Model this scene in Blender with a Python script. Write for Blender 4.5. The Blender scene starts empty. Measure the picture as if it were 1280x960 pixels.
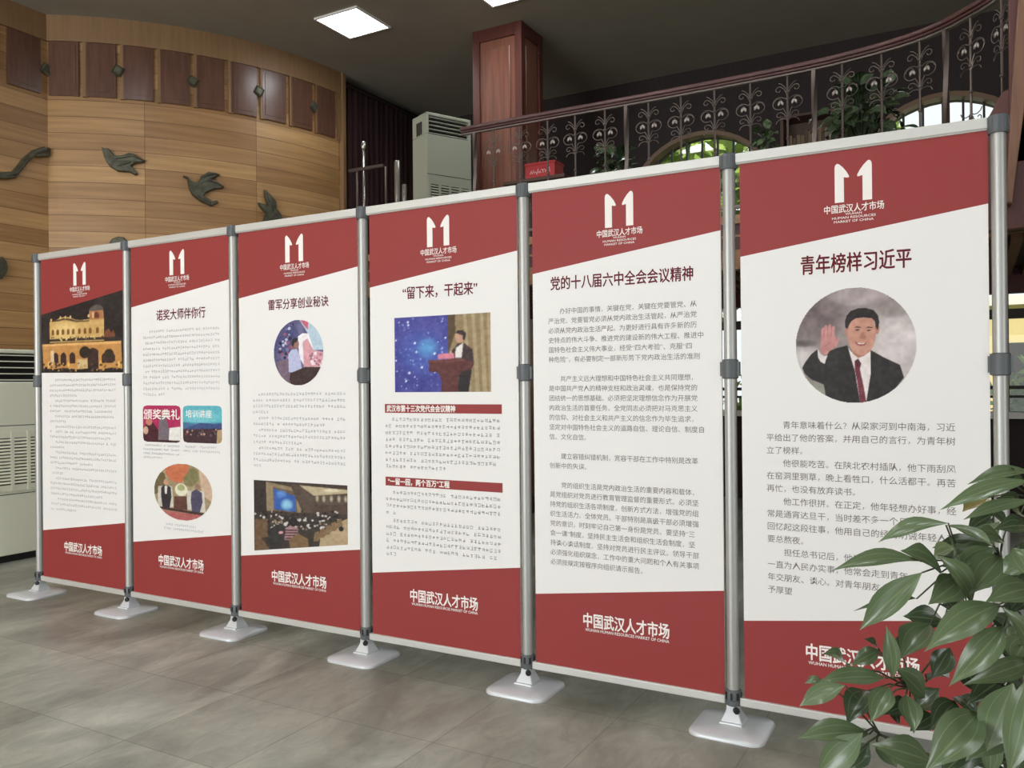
import bpy, bmesh, math, random
import numpy as np
from mathutils import Vector, Matrix
R = random.Random(7)
PI = math.pi
C = bpy.context.scene.collection
S = bpy.context.scene

# ---------------------------------------------------------------- camera, sky, sun, exposure
TH, PITCH, ROLL, FPX = 0.509354572, 1.2664e-3, -9.494e-3, 1035.0
CAM = Vector((6.016, -3.623, 1.5))
FW = Vector((-math.sin(TH) * math.cos(PITCH), math.cos(TH) * math.cos(PITCH), math.sin(PITCH)))
RT = Vector((math.cos(TH), math.sin(TH), 0))
UP = RT.cross(FW)
RT2 = RT * math.cos(ROLL) + UP * math.sin(ROLL)   # the photo's horizon falls slightly to the right
UP2 = RT2.cross(FW)
cd = bpy.data.cameras.new('camera')
cd.sensor_width = 36.0
cd.lens = 36.0 * FPX / 1280.0
cd.clip_start = 0.05
cd.clip_end = 200
cam = bpy.data.objects.new('camera', cd)
C.objects.link(cam)


m = Matrix((RT2, UP2, -FW)).transposed().to_4x4()
m.translation = CAM
cam.matrix_world = m
S.camera = cam

S.view_settings.view_transform = 'Standard'
S.view_settings.look = 'None'
S.view_settings.gamma = 1.0
S.view_settings.use_curve_mapping = False
S.view_settings.exposure = 0.05

w = bpy.data.worlds.new('sky')
S.world = w
w.use_nodes = True
bg = w.node_tree.nodes['Background']
bg.inputs['Color'].default_value = (0.90, 0.95, 1.0, 1)
bg.inputs['Strength'].default_value = 1.3

sd = bpy.data.lights.new('sun', 'SUN')
sd.energy = 5.0
sd.angle = 0.01
sd.color = (1.0, 0.95, 0.86)
sun = bpy.data.objects.new('sun', sd)
C.objects.link(sun)
sun.rotation_euler = (math.radians(38), 0, math.radians(-15))   # from behind the hall, high

# added fill light behind the camera, for assumed daylight; no entrance modelled
ad = bpy.data.lights.new('assumed_front_fill', 'AREA')
ad.shape = 'RECTANGLE'
ad.size, ad.size_y = 10.0, 3.6
ad.energy = 850
ad.color = (0.94, 0.98, 1.0)
ao = bpy.data.objects.new('assumed_front_fill', ad)
C.objects.link(ao)
ao.location = (-1.8, -10.5, 2.2)
ao.rotation_euler = (math.radians(90), 0, 0)
# added fill light from the right end of the hall, no window there
bd_ = bpy.data.lights.new('side_fill', 'AREA')
bd_.shape = 'RECTANGLE'
bd_.size, bd_.size_y = 5.0, 2.6
bd_.energy = 230
bd_.color = (0.98, 0.985, 1.0)
bo_ = bpy.data.objects.new('side_fill', bd_)
C.objects.link(bo_)
bo_.location = (14.6, -5.0, 2.4)
bo_.rotation_euler = (0, math.radians(90), 0)
LAMP = 17.0      # strength of the ceiling panels


# ---------------------------------------------------------------- helpers
def lin(c):
    return tuple((v / 255 / 12.92) if v / 255 <= 0.04045 else ((v / 255 + 0.055) / 1.055) ** 2.4 for v in c)


def nd(nt, typ, **kw):
    n = nt.nodes.new(typ)
    for k, v in kw.items():
        if k in n.inputs:
            n.inputs[k].default_value = v
        else:
            setattr(n, k, v)
    return n


def mat(name, rgb, rough=0.5, metal=0.0, noise=0.0, scale=8.0, bump=0.0, spec=0.5, stretch=None, rgb2=None, detail=3.0):
    m = bpy.data.materials.new(name)
    m.use_nodes = True
    nt = m.node_tree
    b = nt.nodes['Principled BSDF']
    c = lin(rgb)
    b.inputs['Base Color'].default_value = (*c, 1)
    b.inputs['Roughness'].default_value = rough
    b.inputs['Metallic'].default_value = metal
    b.inputs['Specular IOR Level'].default_value = spec
    if noise or rgb2 or bump:
        tc = nd(nt, 'ShaderNodeTexCoord')
        mp = nd(nt, 'ShaderNodeMapping')
        if stretch:
            mp.inputs['Scale'].default_value = stretch
        nt.links.new(tc.outputs['Object'], mp.inputs['Vector'])
        no = nd(nt, 'ShaderNodeTexNoise')
        no.inputs['Scale'].default_value = scale
        no.inputs['Detail'].default_value = detail
        nt.links.new(mp.outputs['Vector'], no.inputs['Vector'])
        if noise or rgb2:
            rp = nd(nt, 'ShaderNodeValToRGB')
            c2 = lin(rgb2) if rgb2 else tuple(v * (1 - noise) for v in c)
            c1 = c if rgb2 else tuple(min(1, v * (1 + noise)) for v in c)
            rp.color_ramp.elements[0].color = (*c2, 1)
            rp.color_ramp.elements[1].color = (*c1, 1)
            rp.color_ramp.elements[0].position = 0.3
            rp.color_ramp.elements[1].position = 0.7
            nt.links.new(no.outputs['Fac'], rp.inputs['Fac'])
            nt.links.new(rp.outputs['Color'], b.inputs['Base Color'])
        if bump:
            bp = nd(nt, 'ShaderNodeBump')
            bp.inputs['Strength'].default_value = bump
            bp.inputs['Distance'].default_value = 0.02
            nt.links.new(no.outputs['Fac'], bp.inputs['Height'])
            nt.links.new(bp.outputs['Normal'], b.inputs['Normal'])
    return m


def emit(name, rgb, s):
    m = bpy.data.materials.new(name)
    m.use_nodes = True
    b = m.node_tree.nodes['Principled BSDF']
    b.inputs['Base Color'].default_value = (0.8, 0.8, 0.8, 1)
    b.inputs['Emission Color'].default_value = (*rgb, 1)
    b.inputs['Emission Strength'].default_value = s
    return m


def wloc(o):
    v = Vector((0, 0, 0))
    while o is not None:
        v += o.location
        o = o.parent
    return v


class MB:
    def __init__(s):
        s.v, s.f, s.m, s.uv = [], [], [], {}

    def add(s, vs, fs, mi=0):
        n = len(s.v)
        s.v += [tuple(p) for p in vs]
        s.f += [tuple(i + n for i in f) for f in fs]
        s.m += [mi] * len(fs)
        return n

    def box(s, a, b, mi=0, M=None):
        x0, y0, z0 = a
        x1, y1, z1 = b
        vs = [(x0, y0, z0), (x1, y0, z0), (x1, y1, z0), (x0, y1, z0), (x0, y0, z1), (x1, y0, z1), (x1, y1, z1), (x0, y1, z1)]
        if M is not None:
            vs = [M @ Vector(p) for p in vs]
        s.add(vs, [(3, 2, 1, 0), (4, 5, 6, 7), (0, 1, 5, 4), (1, 2, 6, 5), (2, 3, 7, 6), (3, 0, 4, 7)], mi)
        return s

    def prism(s, poly, z0, z1, mi=0, M=None):
        n = len(poly)
        vs = [(p[0], p[1], z0) for p in poly] + [(p[0], p[1], z1) for p in poly]
        if M is not None:
            vs = [M @ Vector(p) for p in vs]
        s.add(vs, [tuple(range(n - 1, -1, -1)), tuple(range(n, 2 * n))] + [(i, (i + 1) % n, n + (i + 1) % n, n + i) for i in range(n)], mi)
        return s

    def lathe(s, prof, c=(0, 0, 0), n=16, mi=0, cap=True):
        vs, fs = [], []
        for r, z in prof:
            for k in range(n):
                a = 2 * PI * k / n
                vs.append((c[0] + r * math.cos(a), c[1] + r * math.sin(a), c[2] + z))
        for i in range(len(prof) - 1):
            for k in range(n):
                k2 = (k + 1) % n
                fs.append((i * n + k, i * n + k2, (i + 1) * n + k2, (i + 1) * n + k))
        if cap:
            fs.append(tuple(range(n - 1, -1, -1)))
            L = (len(prof) - 1) * n
            fs.append(tuple(range(L, L + n)))
        s.add(vs, fs, mi)
        return s

    def tube(s, pts, r, n=6, mi=0, cap=True):
        pts = [Vector(p) for p in pts]
        rs = r if isinstance(r, (list, tuple)) else [r] * len(pts)
        vs, fs = [], []
        prev = None
        for i, p in enumerate(pts):
            t = (pts[min(i + 1, len(pts) - 1)] - pts[max(i - 1, 0)])
            if t.length < 1e-9:
                t = Vector((0, 0, 1))
            t.normalize()
            if prev is None:
                a = Vector((0, 0, 1)) if abs(t.z) < 0.9 else Vector((1, 0, 0))
                x = t.cross(a).normalized()
            else:
                x = prev - t * prev.dot(t)
                x = x.normalized() if x.length > 1e-6 else t.orthogonal().normalized()
            prev = x
            y = t.cross(x)
            for k in range(n):
                a = 2 * PI * k / n
                vs.append(p + (x * math.cos(a) + y * math.sin(a)) * rs[i])
        for i in range(len(pts) - 1):
            for k in range(n):
                k2 = (k + 1) % n
                fs.append((i * n + k, i * n + k2, (i + 1) * n + k2, (i + 1) * n + k))
        if cap:
            fs.append(tuple(range(n - 1, -1, -1)))
            L = (len(pts) - 1) * n
            fs.append(tuple(range(L, L + n)))
        s.add(vs, fs, mi)
        return s

    def build(s, name, mats, parent=None, smooth=False, bevel=0.0, loc=None, auto=None):
        me = bpy.data.meshes.new(name)
        off = wloc(parent) if parent else Vector((0, 0, 0))
        if loc is not None:
            off = off + Vector(loc)
        me.from_pydata([tuple(Vector(p) - off) for p in s.v], [], s.f)
        for m in (mats if isinstance(mats, (list, tuple)) else [mats]):
            me.materials.append(m)
        if any(s.m):
            me.polygons.foreach_set('material_index', s.m)
        if smooth:
            me.polygons.foreach_set('use_smooth', [True] * len(me.polygons))
            if auto:
                me.set_sharp_from_angle(angle=math.radians(auto))
        me.update()
        o = bpy.data.objects.new(name, me)
        C.objects.link(o)
        if parent:
            o.parent = parent
        if loc is not None:
            o.location = loc
        if bevel:
            b = o.modifiers.new('bevel', 'BEVEL')
            b.width = bevel
            b.segments = 2
            b.limit_method = 'ANGLE'
        return o


def tag(o, label=None, cat=None, group=None, kind=None):
    if label:
        o['label'] = label
    if cat:
        o['category'] = cat
    if group:
        o['group'] = group
    if kind:
        o['kind'] = kind
    return o


def thing(name, label, cat, loc=(0, 0, 0), group=None):
    o = bpy.data.objects.new(name, None)
    C.objects.link(o)
    o.location = loc
    o.empty_display_size = 0.1
    return tag(o, label, cat, group)


def struct(o):
    o['kind'] = 'structure'
    return o


def copy_tree(o, parent=None):
    c = o.copy()
    C.objects.link(c)
    if parent:
        c.parent = parent
    for ch in list(o.children):
        copy_tree(ch, c)
    return c


def ray(px, py):
    return FW + RT2 * ((px - 640) / FPX) - UP2 * ((py - 480) / FPX)


def to_px(p):
    q = Vector(p) - CAM
    d = q.dot(FW)
    return 640 + FPX * q.dot(RT2) / d, 480 - FPX * q.dot(UP2) / d


def at_y(px, py, y):
    d = ray(px, py)
    return CAM + d * ((y - CAM.y) / d.y)


def at_d(px, py, D):
    return CAM + ray(px, py) * D


# ---------------------------------------------------------------- materials
M = {}
M['ceiling'] = mat('ceiling_paint', (150, 142, 128), 0.9, noise=0.06, scale=1.5)
M['curtain'] = mat('dark_curtain', (52, 24, 26), 0.9)
M['dark_wall'] = mat('dark_wall_panel', (38, 25, 23), 0.7, noise=0.2, scale=3, stretch=(6, 6, 0.4))
M['inset'] = mat('inset_wood', (102, 70, 56), 0.28, noise=0.22, scale=5, stretch=(5, 5, 0.6))
M['honey'] = mat('honey_trim', (138, 106, 72), 0.5, noise=0.12, scale=4, stretch=(6, 6, 0.5))
M['column'] = mat('red_wood', (122, 78, 62), 0.35, noise=0.2, scale=4, stretch=(8, 8, 0.5))
M['column_dark'] = mat('red_wood_trim', (86, 44, 36), 0.4, noise=0.2, scale=4, stretch=(8, 8, 0.5))
M['bronze'] = mat('bronze_patina', (98, 98, 80), 0.45, 0.3, rgb2=(70, 66, 54), scale=14, bump=0.25)
M['alu'] = mat('aluminium', (180, 180, 176), 0.42, 0.5)
M['rail_white'] = mat('pale_aluminium', (206, 205, 199), 0.4, 0.25)
M['grey_plastic'] = mat('grey_plastic', (92, 96, 98), 0.5)
M['black'] = mat('black_plastic', (22, 22, 24), 0.5)
M['plate'] = mat('grey_base_plastic', (214, 217, 219), 0.25, 0.15)
M['red'] = mat('print_red', (150, 57, 55), 0.55, spec=0.3)
M['white'] = mat('print_white', (238, 236, 232), 0.55, spec=0.3)
M['ink_white'] = mat('ink_white', (246, 240, 234), 0.6, spec=0.2)
M['ink_title'] = mat('ink_dark_red', (108, 40, 48), 0.7, spec=0.1)
M['ink_grey'] = mat('ink_grey', (124, 116, 114), 0.8, spec=0.1)
M['ink_pale'] = mat('ink_pale_grey', (200, 199, 198), 0.8, spec=0.1)
M['ac'] = mat('ac_cream', (246, 244, 222), 0.5, spec=0.4)
M['ac_dark'] = mat('ac_black', (26, 26, 28), 0.4)
M['ac_green'] = mat('ac_grey_cream', (158, 160, 142), 0.5, spec=0.4)
M['iron'] = mat('wrought_iron', (104, 92, 86), 0.4, 0.6)
M['iron_bright'] = mat('polished_leaf', (168, 158, 150), 0.3, 0.6)
M['handrail'] = mat('handrail_wood', (88, 60, 57), 0.25, noise=0.15, scale=6)
M['maroon'] = mat('maroon_fascia', (82, 40, 38), 0.5)
M['tan'] = mat('tan_wood', (150, 108, 74), 0.5, noise=0.2, scale=5, stretch=(0.6, 6, 6))
M['soffit'] = mat('soffit_slat', (120, 84, 60), 0.6)
M['olive'] = mat('olive_plaster', (128, 116, 92), 0.85, noise=0.05)
M['frame_dark'] = mat('window_iron', (42, 34, 30), 0.5)
M['arch_frame'] = mat('arch_wood', (120, 94, 70), 0.5)
M['chrome'] = mat('brushed_steel', (196, 194, 186), 0.25, 0.85)
M['pot'] = mat('dark_pot', (60, 48, 42), 0.4)
M['soil'] = mat('soil', (44, 34, 26), 0.95)
M['stem'] = mat('green_brown_stem', (66, 74, 44), 0.6)
M['redbox'] = mat('red_box', (170, 30, 34), 0.45)
M['slab'] = mat('gallery_floor', (96, 84, 72), 0.7)
M['grass'] = mat('ground_outside', (120, 130, 92), 0.9, noise=0.3, scale=2)
M['cream_wall'] = mat('sunlit_facade', (226, 206, 150), 0.9)
M['white_wall'] = mat('white_facade', (236, 232, 224), 0.9)
M['bark'] = mat('bark', (84, 66, 50), 0.9)
M['tree'] = mat('tree_foliage', (150, 176, 74), 0.6, rgb2=(92, 124, 44), scale=1.2)
M['book'] = mat('shelf_wood', (84, 60, 46), 0.6)


def leaf_mat(name, top, back, rough=0.24):
    m = bpy.data.materials.new(name)
    m.use_nodes = True
    nt = m.node_tree
    b = nt.nodes['Principled BSDF']
    b.inputs['Roughness'].default_value = rough
    b.inputs['Specular IOR Level'].default_value = 0.6
    at = nd(nt, 'ShaderNodeUVMap')
    sp = nd(nt, 'ShaderNodeSeparateXYZ')
    nt.links.new(at.outputs['UV'], sp.inputs['Vector'])
    # three pale veins that run the length of the blade, u is -1..1 mapped to 0..1
    absu = nd(nt, 'ShaderNodeMath', operation='SUBTRACT'); absu.inputs[1].default_value = 0.5
    nt.links.new(sp.outputs['X'], absu.inputs[0])
    a2 = nd(nt, 'ShaderNodeMath', operation='ABSOLUTE'); nt.links.new(absu.outputs[0], a2.inputs[0])
    mid = nd(nt, 'ShaderNodeMath', operation='LESS_THAN'); mid.inputs[1].default_value = 0.028
    nt.links.new(a2.outputs[0], mid.inputs[0])
    s3 = nd(nt, 'ShaderNodeMath', operation='SUBTRACT'); s3.inputs[1].default_value = 0.27
    nt.links.new(a2.outputs[0], s3.inputs[0])
    a3 = nd(nt, 'ShaderNodeMath', operation='ABSOLUTE'); nt.links.new(s3.outputs[0], a3.inputs[0])
    side = nd(nt, 'ShaderNodeMath', operation='LESS_THAN'); side.inputs[1].default_value = 0.014
    nt.links.new(a3.outputs[0], side.inputs[0])
    mx = nd(nt, 'ShaderNodeMath', operation='MAXIMUM')
    nt.links.new(mid.outputs[0], mx.inputs[0]); nt.links.new(side.outputs[0], mx.inputs[1])
    sc = nd(nt, 'ShaderNodeMath', operation='MULTIPLY'); sc.inputs[1].default_value = 0.2
    nt.links.new(mx.outputs[0], sc.inputs[0])
    tc = nd(nt, 'ShaderNodeTexCoord')
    no = nd(nt, 'ShaderNodeTexNoise'); no.inputs['Scale'].default_value = 9.0
    nt.links.new(tc.outputs['Object'], no.inputs['Vector'])
    rp = nd(nt, 'ShaderNodeValToRGB')
    c = lin(top)
    rp.color_ramp.elements[0].color = (*[v * 0.72 for v in c], 1); rp.color_ramp.elements[0].position = 0.3
    rp.color_ramp.elements[1].color = (*[v * 1.25 for v in c], 1); rp.color_ramp.elements[1].position = 0.7
    nt.links.new(no.outputs['Fac'], rp.inputs['Fac'])
    ge = nd(nt, 'ShaderNodeNewGeometry')
    m1 = nd(nt, 'ShaderNodeMixRGB'); m1.inputs[2].default_value = (*lin(back), 1)
    nt.links.new(ge.outputs['Backfacing'], m1.inputs[0]); nt.links.new(rp.outputs['Color'], m1.inputs[1])
    m2 = nd(nt, 'ShaderNodeMixRGB'); m2.inputs[2].default_value = (*lin((176, 186, 138)), 1)
    nt.links.new(sc.outputs[0], m2.inputs[0]); nt.links.new(m1.outputs[0], m2.inputs[1])
    nt.links.new(m2.outputs[0], b.inputs['Base Color'])
    return m


M['leaf'] = leaf_mat('glossy_leaf', (60, 82, 50), (96, 114, 80))
M['leaf_dark'] = leaf_mat('dark_leaf', (46, 64, 42), (66, 82, 58))
M['leaf_yellow'] = leaf_mat('yellowing_leaf', (150, 138, 84), (150, 138, 84))


def floor_mat():
    m = bpy.data.materials.new('slate_floor_tiles')
    m.use_nodes = True
    nt = m.node_tree
    b = nt.nodes['Principled BSDF']
    tc = nd(nt, 'ShaderNodeTexCoord')
    mp = nd(nt, 'ShaderNodeMapping')
    mp.inputs['Location'].default_value = (-4.014, 0.75, 0)
    nt.links.new(tc.outputs['Object'], mp.inputs['Vector'])
    br = nd(nt, 'ShaderNodeTexBrick')
    br.offset = 0.0
    br.squash = 1.0
    br.inputs['Scale'].default_value = 1.0
    br.inputs['Brick Width'].default_value = 0.588
    br.inputs['Row Height'].default_value = 0.6
    br.inputs['Mortar Size'].default_value = 0.0028
    br.inputs['Mortar Smooth'].default_value = 0.3
    br.inputs['Bias'].default_value = 0.0
    br.inputs['Color1'].default_value = (*lin((146, 145, 136)), 1)
    br.inputs['Color2'].default_value = (*lin((166, 166, 157)), 1)
    br.inputs['Mortar'].default_value = (*lin((124, 121, 112)), 1)
    nt.links.new(mp.outputs['Vector'], br.inputs['Vector'])
    n1 = nd(nt, 'ShaderNodeTexNoise')
    n1.inputs['Scale'].default_value = 2.2
    n1.inputs['Detail'].default_value = 6
    n1.inputs['Distortion'].default_value = 0.8
    st = nd(nt, 'ShaderNodeMapping')
    st.inputs['Scale'].default_value = (1.0, 0.5, 1)
    st.inputs['Rotation'].default_value = (0, 0, 0.5)
    nt.links.new(tc.outputs['Object'], st.inputs['Vector'])
    nt.links.new(st.outputs['Vector'], n1.inputs['Vector'])
    rp = nd(nt, 'ShaderNodeValToRGB')
    rp.color_ramp.elements[0].position = 0.34
    rp.color_ramp.elements[0].color = (0.62, 0.61, 0.58, 1)
    rp.color_ramp.elements[1].position = 0.66
    rp.color_ramp.elements[1].color = (1.22, 1.22, 1.18, 1)
    nt.links.new(n1.outputs['Fac'], rp.inputs['Fac'])
    n2 = nd(nt, 'ShaderNodeTexNoise')
    n2.inputs['Scale'].default_value = 7.0
    n2.inputs['Detail'].default_value = 9
    n2.inputs['Roughness'].default_value = 0.7
    n2.inputs['Distortion'].default_value = 1.6
    nt.links.new(st.outputs['Vector'], n2.inputs['Vector'])
    r2 = nd(nt, 'ShaderNodeValToRGB')
    r2.color_ramp.elements[0].position = 0.32
    r2.color_ramp.elements[0].color = (0.80, 0.80, 0.78, 1)
    r2.color_ramp.elements[1].position = 0.66
    r2.color_ramp.elements[1].color = (1.16, 1.16, 1.14, 1)
    nt.links.new(n2.outputs['Fac'], r2.inputs['Fac'])
    m0 = nd(nt, 'ShaderNodeMixRGB', blend_type='MULTIPLY')
    m0.inputs[0].default_value = 1
    nt.links.new(rp.outputs['Color'], m0.inputs[1])
    nt.links.new(r2.outputs['Color'], m0.inputs[2])
    mu = nd(nt, 'ShaderNodeMixRGB', blend_type='MULTIPLY')
    mu.inputs[0].default_value = 1
    nt.links.new(br.outputs['Color'], mu.inputs[1])
    nt.links.new(m0.outputs[0], mu.inputs[2])
    nt.links.new(mu.outputs[0], b.inputs['Base Color'])
    b.inputs['Roughness'].default_value = 0.34
    b.inputs['Specular IOR Level'].default_value = 0.45
    bp = nd(nt, 'ShaderNodeBump')
    bp.inputs['Strength'].default_value = 0.06
    nt.links.new(n1.outputs['Fac'], bp.inputs['Height'])
    nt.links.new(bp.outputs['Normal'], b.inputs['Normal'])
    return m


def plank_mat():
    # honey-coloured boards; the wall carries (arc length, height) as its UV in metres
    m = bpy.data.materials.new('honey_planks')
    m.use_nodes = True
    nt = m.node_tree
    b = nt.nodes['Principled BSDF']
    uv = nd(nt, 'ShaderNodeUVMap')
    br = nd(nt, 'ShaderNodeTexBrick')
    br.offset = 0.0
    br.inputs['Scale'].default_value = 1.0
    br.inputs['Brick Width'].default_value = 1.26
    br.inputs['Row Height'].default_value = 0.185
    br.inputs['Mortar Size'].default_value = 0.0035
    br.inputs['Mortar Smooth'].default_value = 0.2
    br.inputs['Color1'].default_value = (*lin((196, 156, 106)), 1)
    br.inputs['Color2'].default_value = (*lin((152, 112, 70)), 1)
    br.inputs['Mortar'].default_value = (*lin((122, 86, 54)), 1)
    pm = nd(nt, 'ShaderNodeMapping')
    pm.inputs['Location'].default_value = (-0.62, 0.05, 0)
    nt.links.new(uv.outputs['UV'], pm.inputs['Vector'])
    nt.links.new(pm.outputs['Vector'], br.inputs['Vector'])
    mp = nd(nt, 'ShaderNodeMapping')
    mp.inputs['Scale'].default_value = (0.5, 9, 1)
    nt.links.new(uv.outputs['UV'], mp.inputs['Vector'])
    no = nd(nt, 'ShaderNodeTexNoise')
    no.inputs['Scale'].default_value = 2.2
    no.inputs['Detail'].default_value = 5
    nt.links.new(mp.outputs['Vector'], no.inputs['Vector'])
    rp = nd(nt, 'ShaderNodeValToRGB')
    rp.color_ramp.elements[0].position = 0.3
    rp.color_ramp.elements[0].color = (0.78, 0.74, 0.70, 1)
    rp.color_ramp.elements[1].position = 0.7
    rp.color_ramp.elements[1].color = (1.12, 1.12, 1.1, 1)
    nt.links.new(no.outputs['Fac'], rp.inputs['Fac'])
    mu = nd(nt, 'ShaderNodeMixRGB', blend_type='MULTIPLY')
    mu.inputs[0].default_value = 1
    nt.links.new(br.outputs['Color'], mu.inputs[1])
    nt.links.new(rp.outputs['Color'], mu.inputs[2])
    nt.links.new(mu.outputs[0], b.inputs['Base Color'])
    b.inputs['Roughness'].default_value = 0.42
    bp = nd(nt, 'ShaderNodeBump')
    bp.inputs['Strength'].default_value = 0.35
    bp.inputs['Distance'].default_value = 0.01
    iv = nd(nt, 'ShaderNodeMath', operation='SUBTRACT')
    iv.inputs[0].default_value = 1.0
    nt.links.new(br.outputs['Fac'], iv.inputs[1])
    nt.links.new(iv.outputs[0], bp.inputs['Height'])
    nt.links.new(bp.outputs['Normal'], b.inputs['Normal'])
    return m


def glass_mat():
    m = bpy.data.materials.new('window_glass')
    m.use_nodes = True
    nt = m.node_tree
    for n in list(nt.nodes):
        if n.type != 'OUTPUT_MATERIAL':
            nt.nodes.remove(n)
    out = [n for n in nt.nodes if n.type == 'OUTPUT_MATERIAL'][0]
    t = nd(nt, 'ShaderNodeBsdfTransparent')
    t.inputs['Color'].default_value = (0.94, 0.95, 0.93, 1)
    g = nd(nt, 'ShaderNodeBsdfGlossy')
    g.inputs['Roughness'].default_value = 0.02
    mx = nd(nt, 'ShaderNodeMixShader')
    mx.inputs[0].default_value = 0.06
    nt.links.new(t.outputs[0], mx.inputs[1])
    nt.links.new(g.outputs[0], mx.inputs[2])
    nt.links.new(mx.outputs[0], out.inputs['Surface'])
    return m


M['floor'] = floor_mat()
M['planks'] = plank_mat()
M['glass'] = glass_mat()


def print_mat():
    m = bpy.data.materials.new('photo_print')
    m.use_nodes = True
    nt = m.node_tree
    b = nt.nodes['Principled BSDF']
    a = nd(nt, 'ShaderNodeVertexColor')
    a.layer_name = 'Ink'
    nt.links.new(a.outputs['Color'], b.inputs['Base Color'])
    b.inputs['Roughness'].default_value = 0.55
    b.inputs['Specular IOR Level'].default_value = 0.3
    return m


M['print'] = print_mat()
M['lamp'] = emit('lamp_diffuser', (0.935, 0.975, 1.0), LAMP)

# ---------------------------------------------------------------- the room
CEIL = 5.7
WX = -3.06                         # straight part of the plank wall
ACX, ACY, AR = -4.98, 5.01, 3.6    # its bulging quarter round
FARY = 7.27
GF = 2.65                          # gallery floor


def arc(deg, r=AR, z=0.0):
    a = math.radians(deg)
    return Vector((ACX + r * math.cos(a), ACY + r * math.sin(a), z))


fl = MB().box((-8, -14, -0.2), (15, FARY + 0.3, 0.0))
struct(fl.build('floor', M['floor']))
ce = MB().box((-8, -14, CEIL), (15, FARY + 0.3, CEIL + 0.25))
struct(ce.build('ceiling', M['ceiling']))

# plank wall, with metres in its UV
A0 = -57.55
wpts = [(WX, -14.0), (WX, -6.0), (WX, arc(A0).y)] + [tuple(arc(A0 + (0 - A0) * i / 36)[:2]) for i in range(1, 37)]


def wall_strip(name, pts, z0, z1, material, thick=0.12):
    mb = MB()
    n = len(pts)
    s = [0.0]
    for i in range(1, n):
        s.append(s[-1] + math.dist(pts[i], pts[i - 1]))
    vs = [(x, y, z0) for x, y in pts] + [(x, y, z1) for x, y in pts]
    nor = []
    for i in range(n):
        a, b = pts[max(i - 1, 0)], pts[min(i + 1, n - 1)]
        t = Vector((b[0] - a[0], b[1] - a[1], 0)).normalized()
        nor.append(Vector((-t.y, t.x, 0)))
    vs += [(p[0] + q.x * thick, p[1] + q.y * thick, z0) for p, q in zip(pts, nor)]
    vs += [(p[0] + q.x * thick, p[1] + q.y * thick, z1) for p, q in zip(pts, nor)]
    fs = []
    for i in range(n - 1):
        fs.append((i, i + 1, n + i + 1, n + i))
    for i in range(n - 1):
        fs.append((2 * n + i + 1, 2 * n + i, 3 * n + i, 3 * n + i + 1))
    for i in range(n - 1):
        fs.append((n + i, n + i + 1, 3 * n + i + 1, 3 * n + i))
        fs.append((i + 1, i, 2 * n + i, 2 * n + i + 1))
    fs += [(0, n, 3 * n, 2 * n), (n - 1, 3 * n - 1, 4 * n - 1, 2 * n - 1)]
    mb.add(vs, fs)
    o = mb.build(name, material)
    uvl = o.data.uv_layers.new(name='UVMap')
    for pl in o.data.polygons:
        sh = 0.235 if min(k % n for k in pl.vertices) < 2 else 0.0     # a board joint falls in the corner
        for li in pl.loop_indices:
            k = o.data.loops[li].vertex_index
            uvl.data[li].uv = (s[k % n] - sh, vs[k][2])
    return o


wl = struct(wall_strip('wall_left', wpts, 0, CEIL, M['planks']))


def arc_patch(mb, d0, d1, z0, z1, r0, r1, n=6, mi=0):
    vs = []
    for i in range(n + 1):
        d = d0 + (d1 - d0) * i / n
        for r, z in ((r0, z0), (r1, z0), (r1, z1), (r0, z1)):
            vs.append(arc(d, r, z))
    fs = [(3, 2, 1, 0)]
    for i in range(n):
        a, b = i * 4, i * 4 + 4
        for k in range(4):
            k2 = (k + 1) % 4
            fs.append((a + k, a + k2, b + k2, b + k))
    L = n * 4
    fs.append((L, L + 1, L + 2, L + 3))
    mb.add(vs, fs, mi)


# upper frieze of the plank wall: smooth honey band with dark inset boards
mb = MB()
arc_patch(mb, A0, -0.3, 5.41, CEIL, AR, AR + 0.035, 24)
mb.box((WX, -14, 5.41), (WX + 0.035, arc(A0).y, CEIL))
for k in range(10):
    c = -54.2 + 6.2 * k + 2.55 + 0.55
    if c > 0:
        break
    arc_patch(mb, c - 0.42, c + 0.42, 4.79, 5.42, AR, AR + 0.028, 2)
arc_patch(mb, -0.9, 0.0, 0.0, CEIL, AR, AR + 0.06, 2)
mb.build('trim_band', M['honey'], wl)
for k in range(9):
    d0 = -57.4 + 6.17 * k
    q = MB()
    arc_patch(q, d0 + (0.3 if k else 0.2), d0 + 5.25, 4.8, 5.405, AR, AR + 0.03, 5)
    arc_patch(q, d0 + 0.8, d0 + 4.8, 4.85, 5.36, AR, AR + 0.036, 5)
    q.build('inset_panel', M['inset'], wl)
for k in range(5):
    y1 = 1.88 - 0.45 * k
    q = MB().box((WX, y1 - 0.36, 4.8), (WX + 0.03, y1, 5.405))
    q.box((WX, y1 - 0.32, 4.85), (WX + 0.036, y1 - 0.04, 5.36))
    q.build('inset_panel', M['inset'], wl)

# far wall with tall arched windows
WINS = [(-0.05, False), (2.85, True), (5.72, True), (8.6, True)]
WR, WZ0, WSPR = 1.0, 1.14, 3.8


def arch_outline(cx, r, z0, n=24):
    p = [(cx - r, z0)]
    p += [(cx + r * math.cos(PI - PI * i / n), WSPR + r * math.sin(PI - PI * i / n)) for i in range(n + 1)]
    p += [(cx + r, z0)]
    return p


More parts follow.
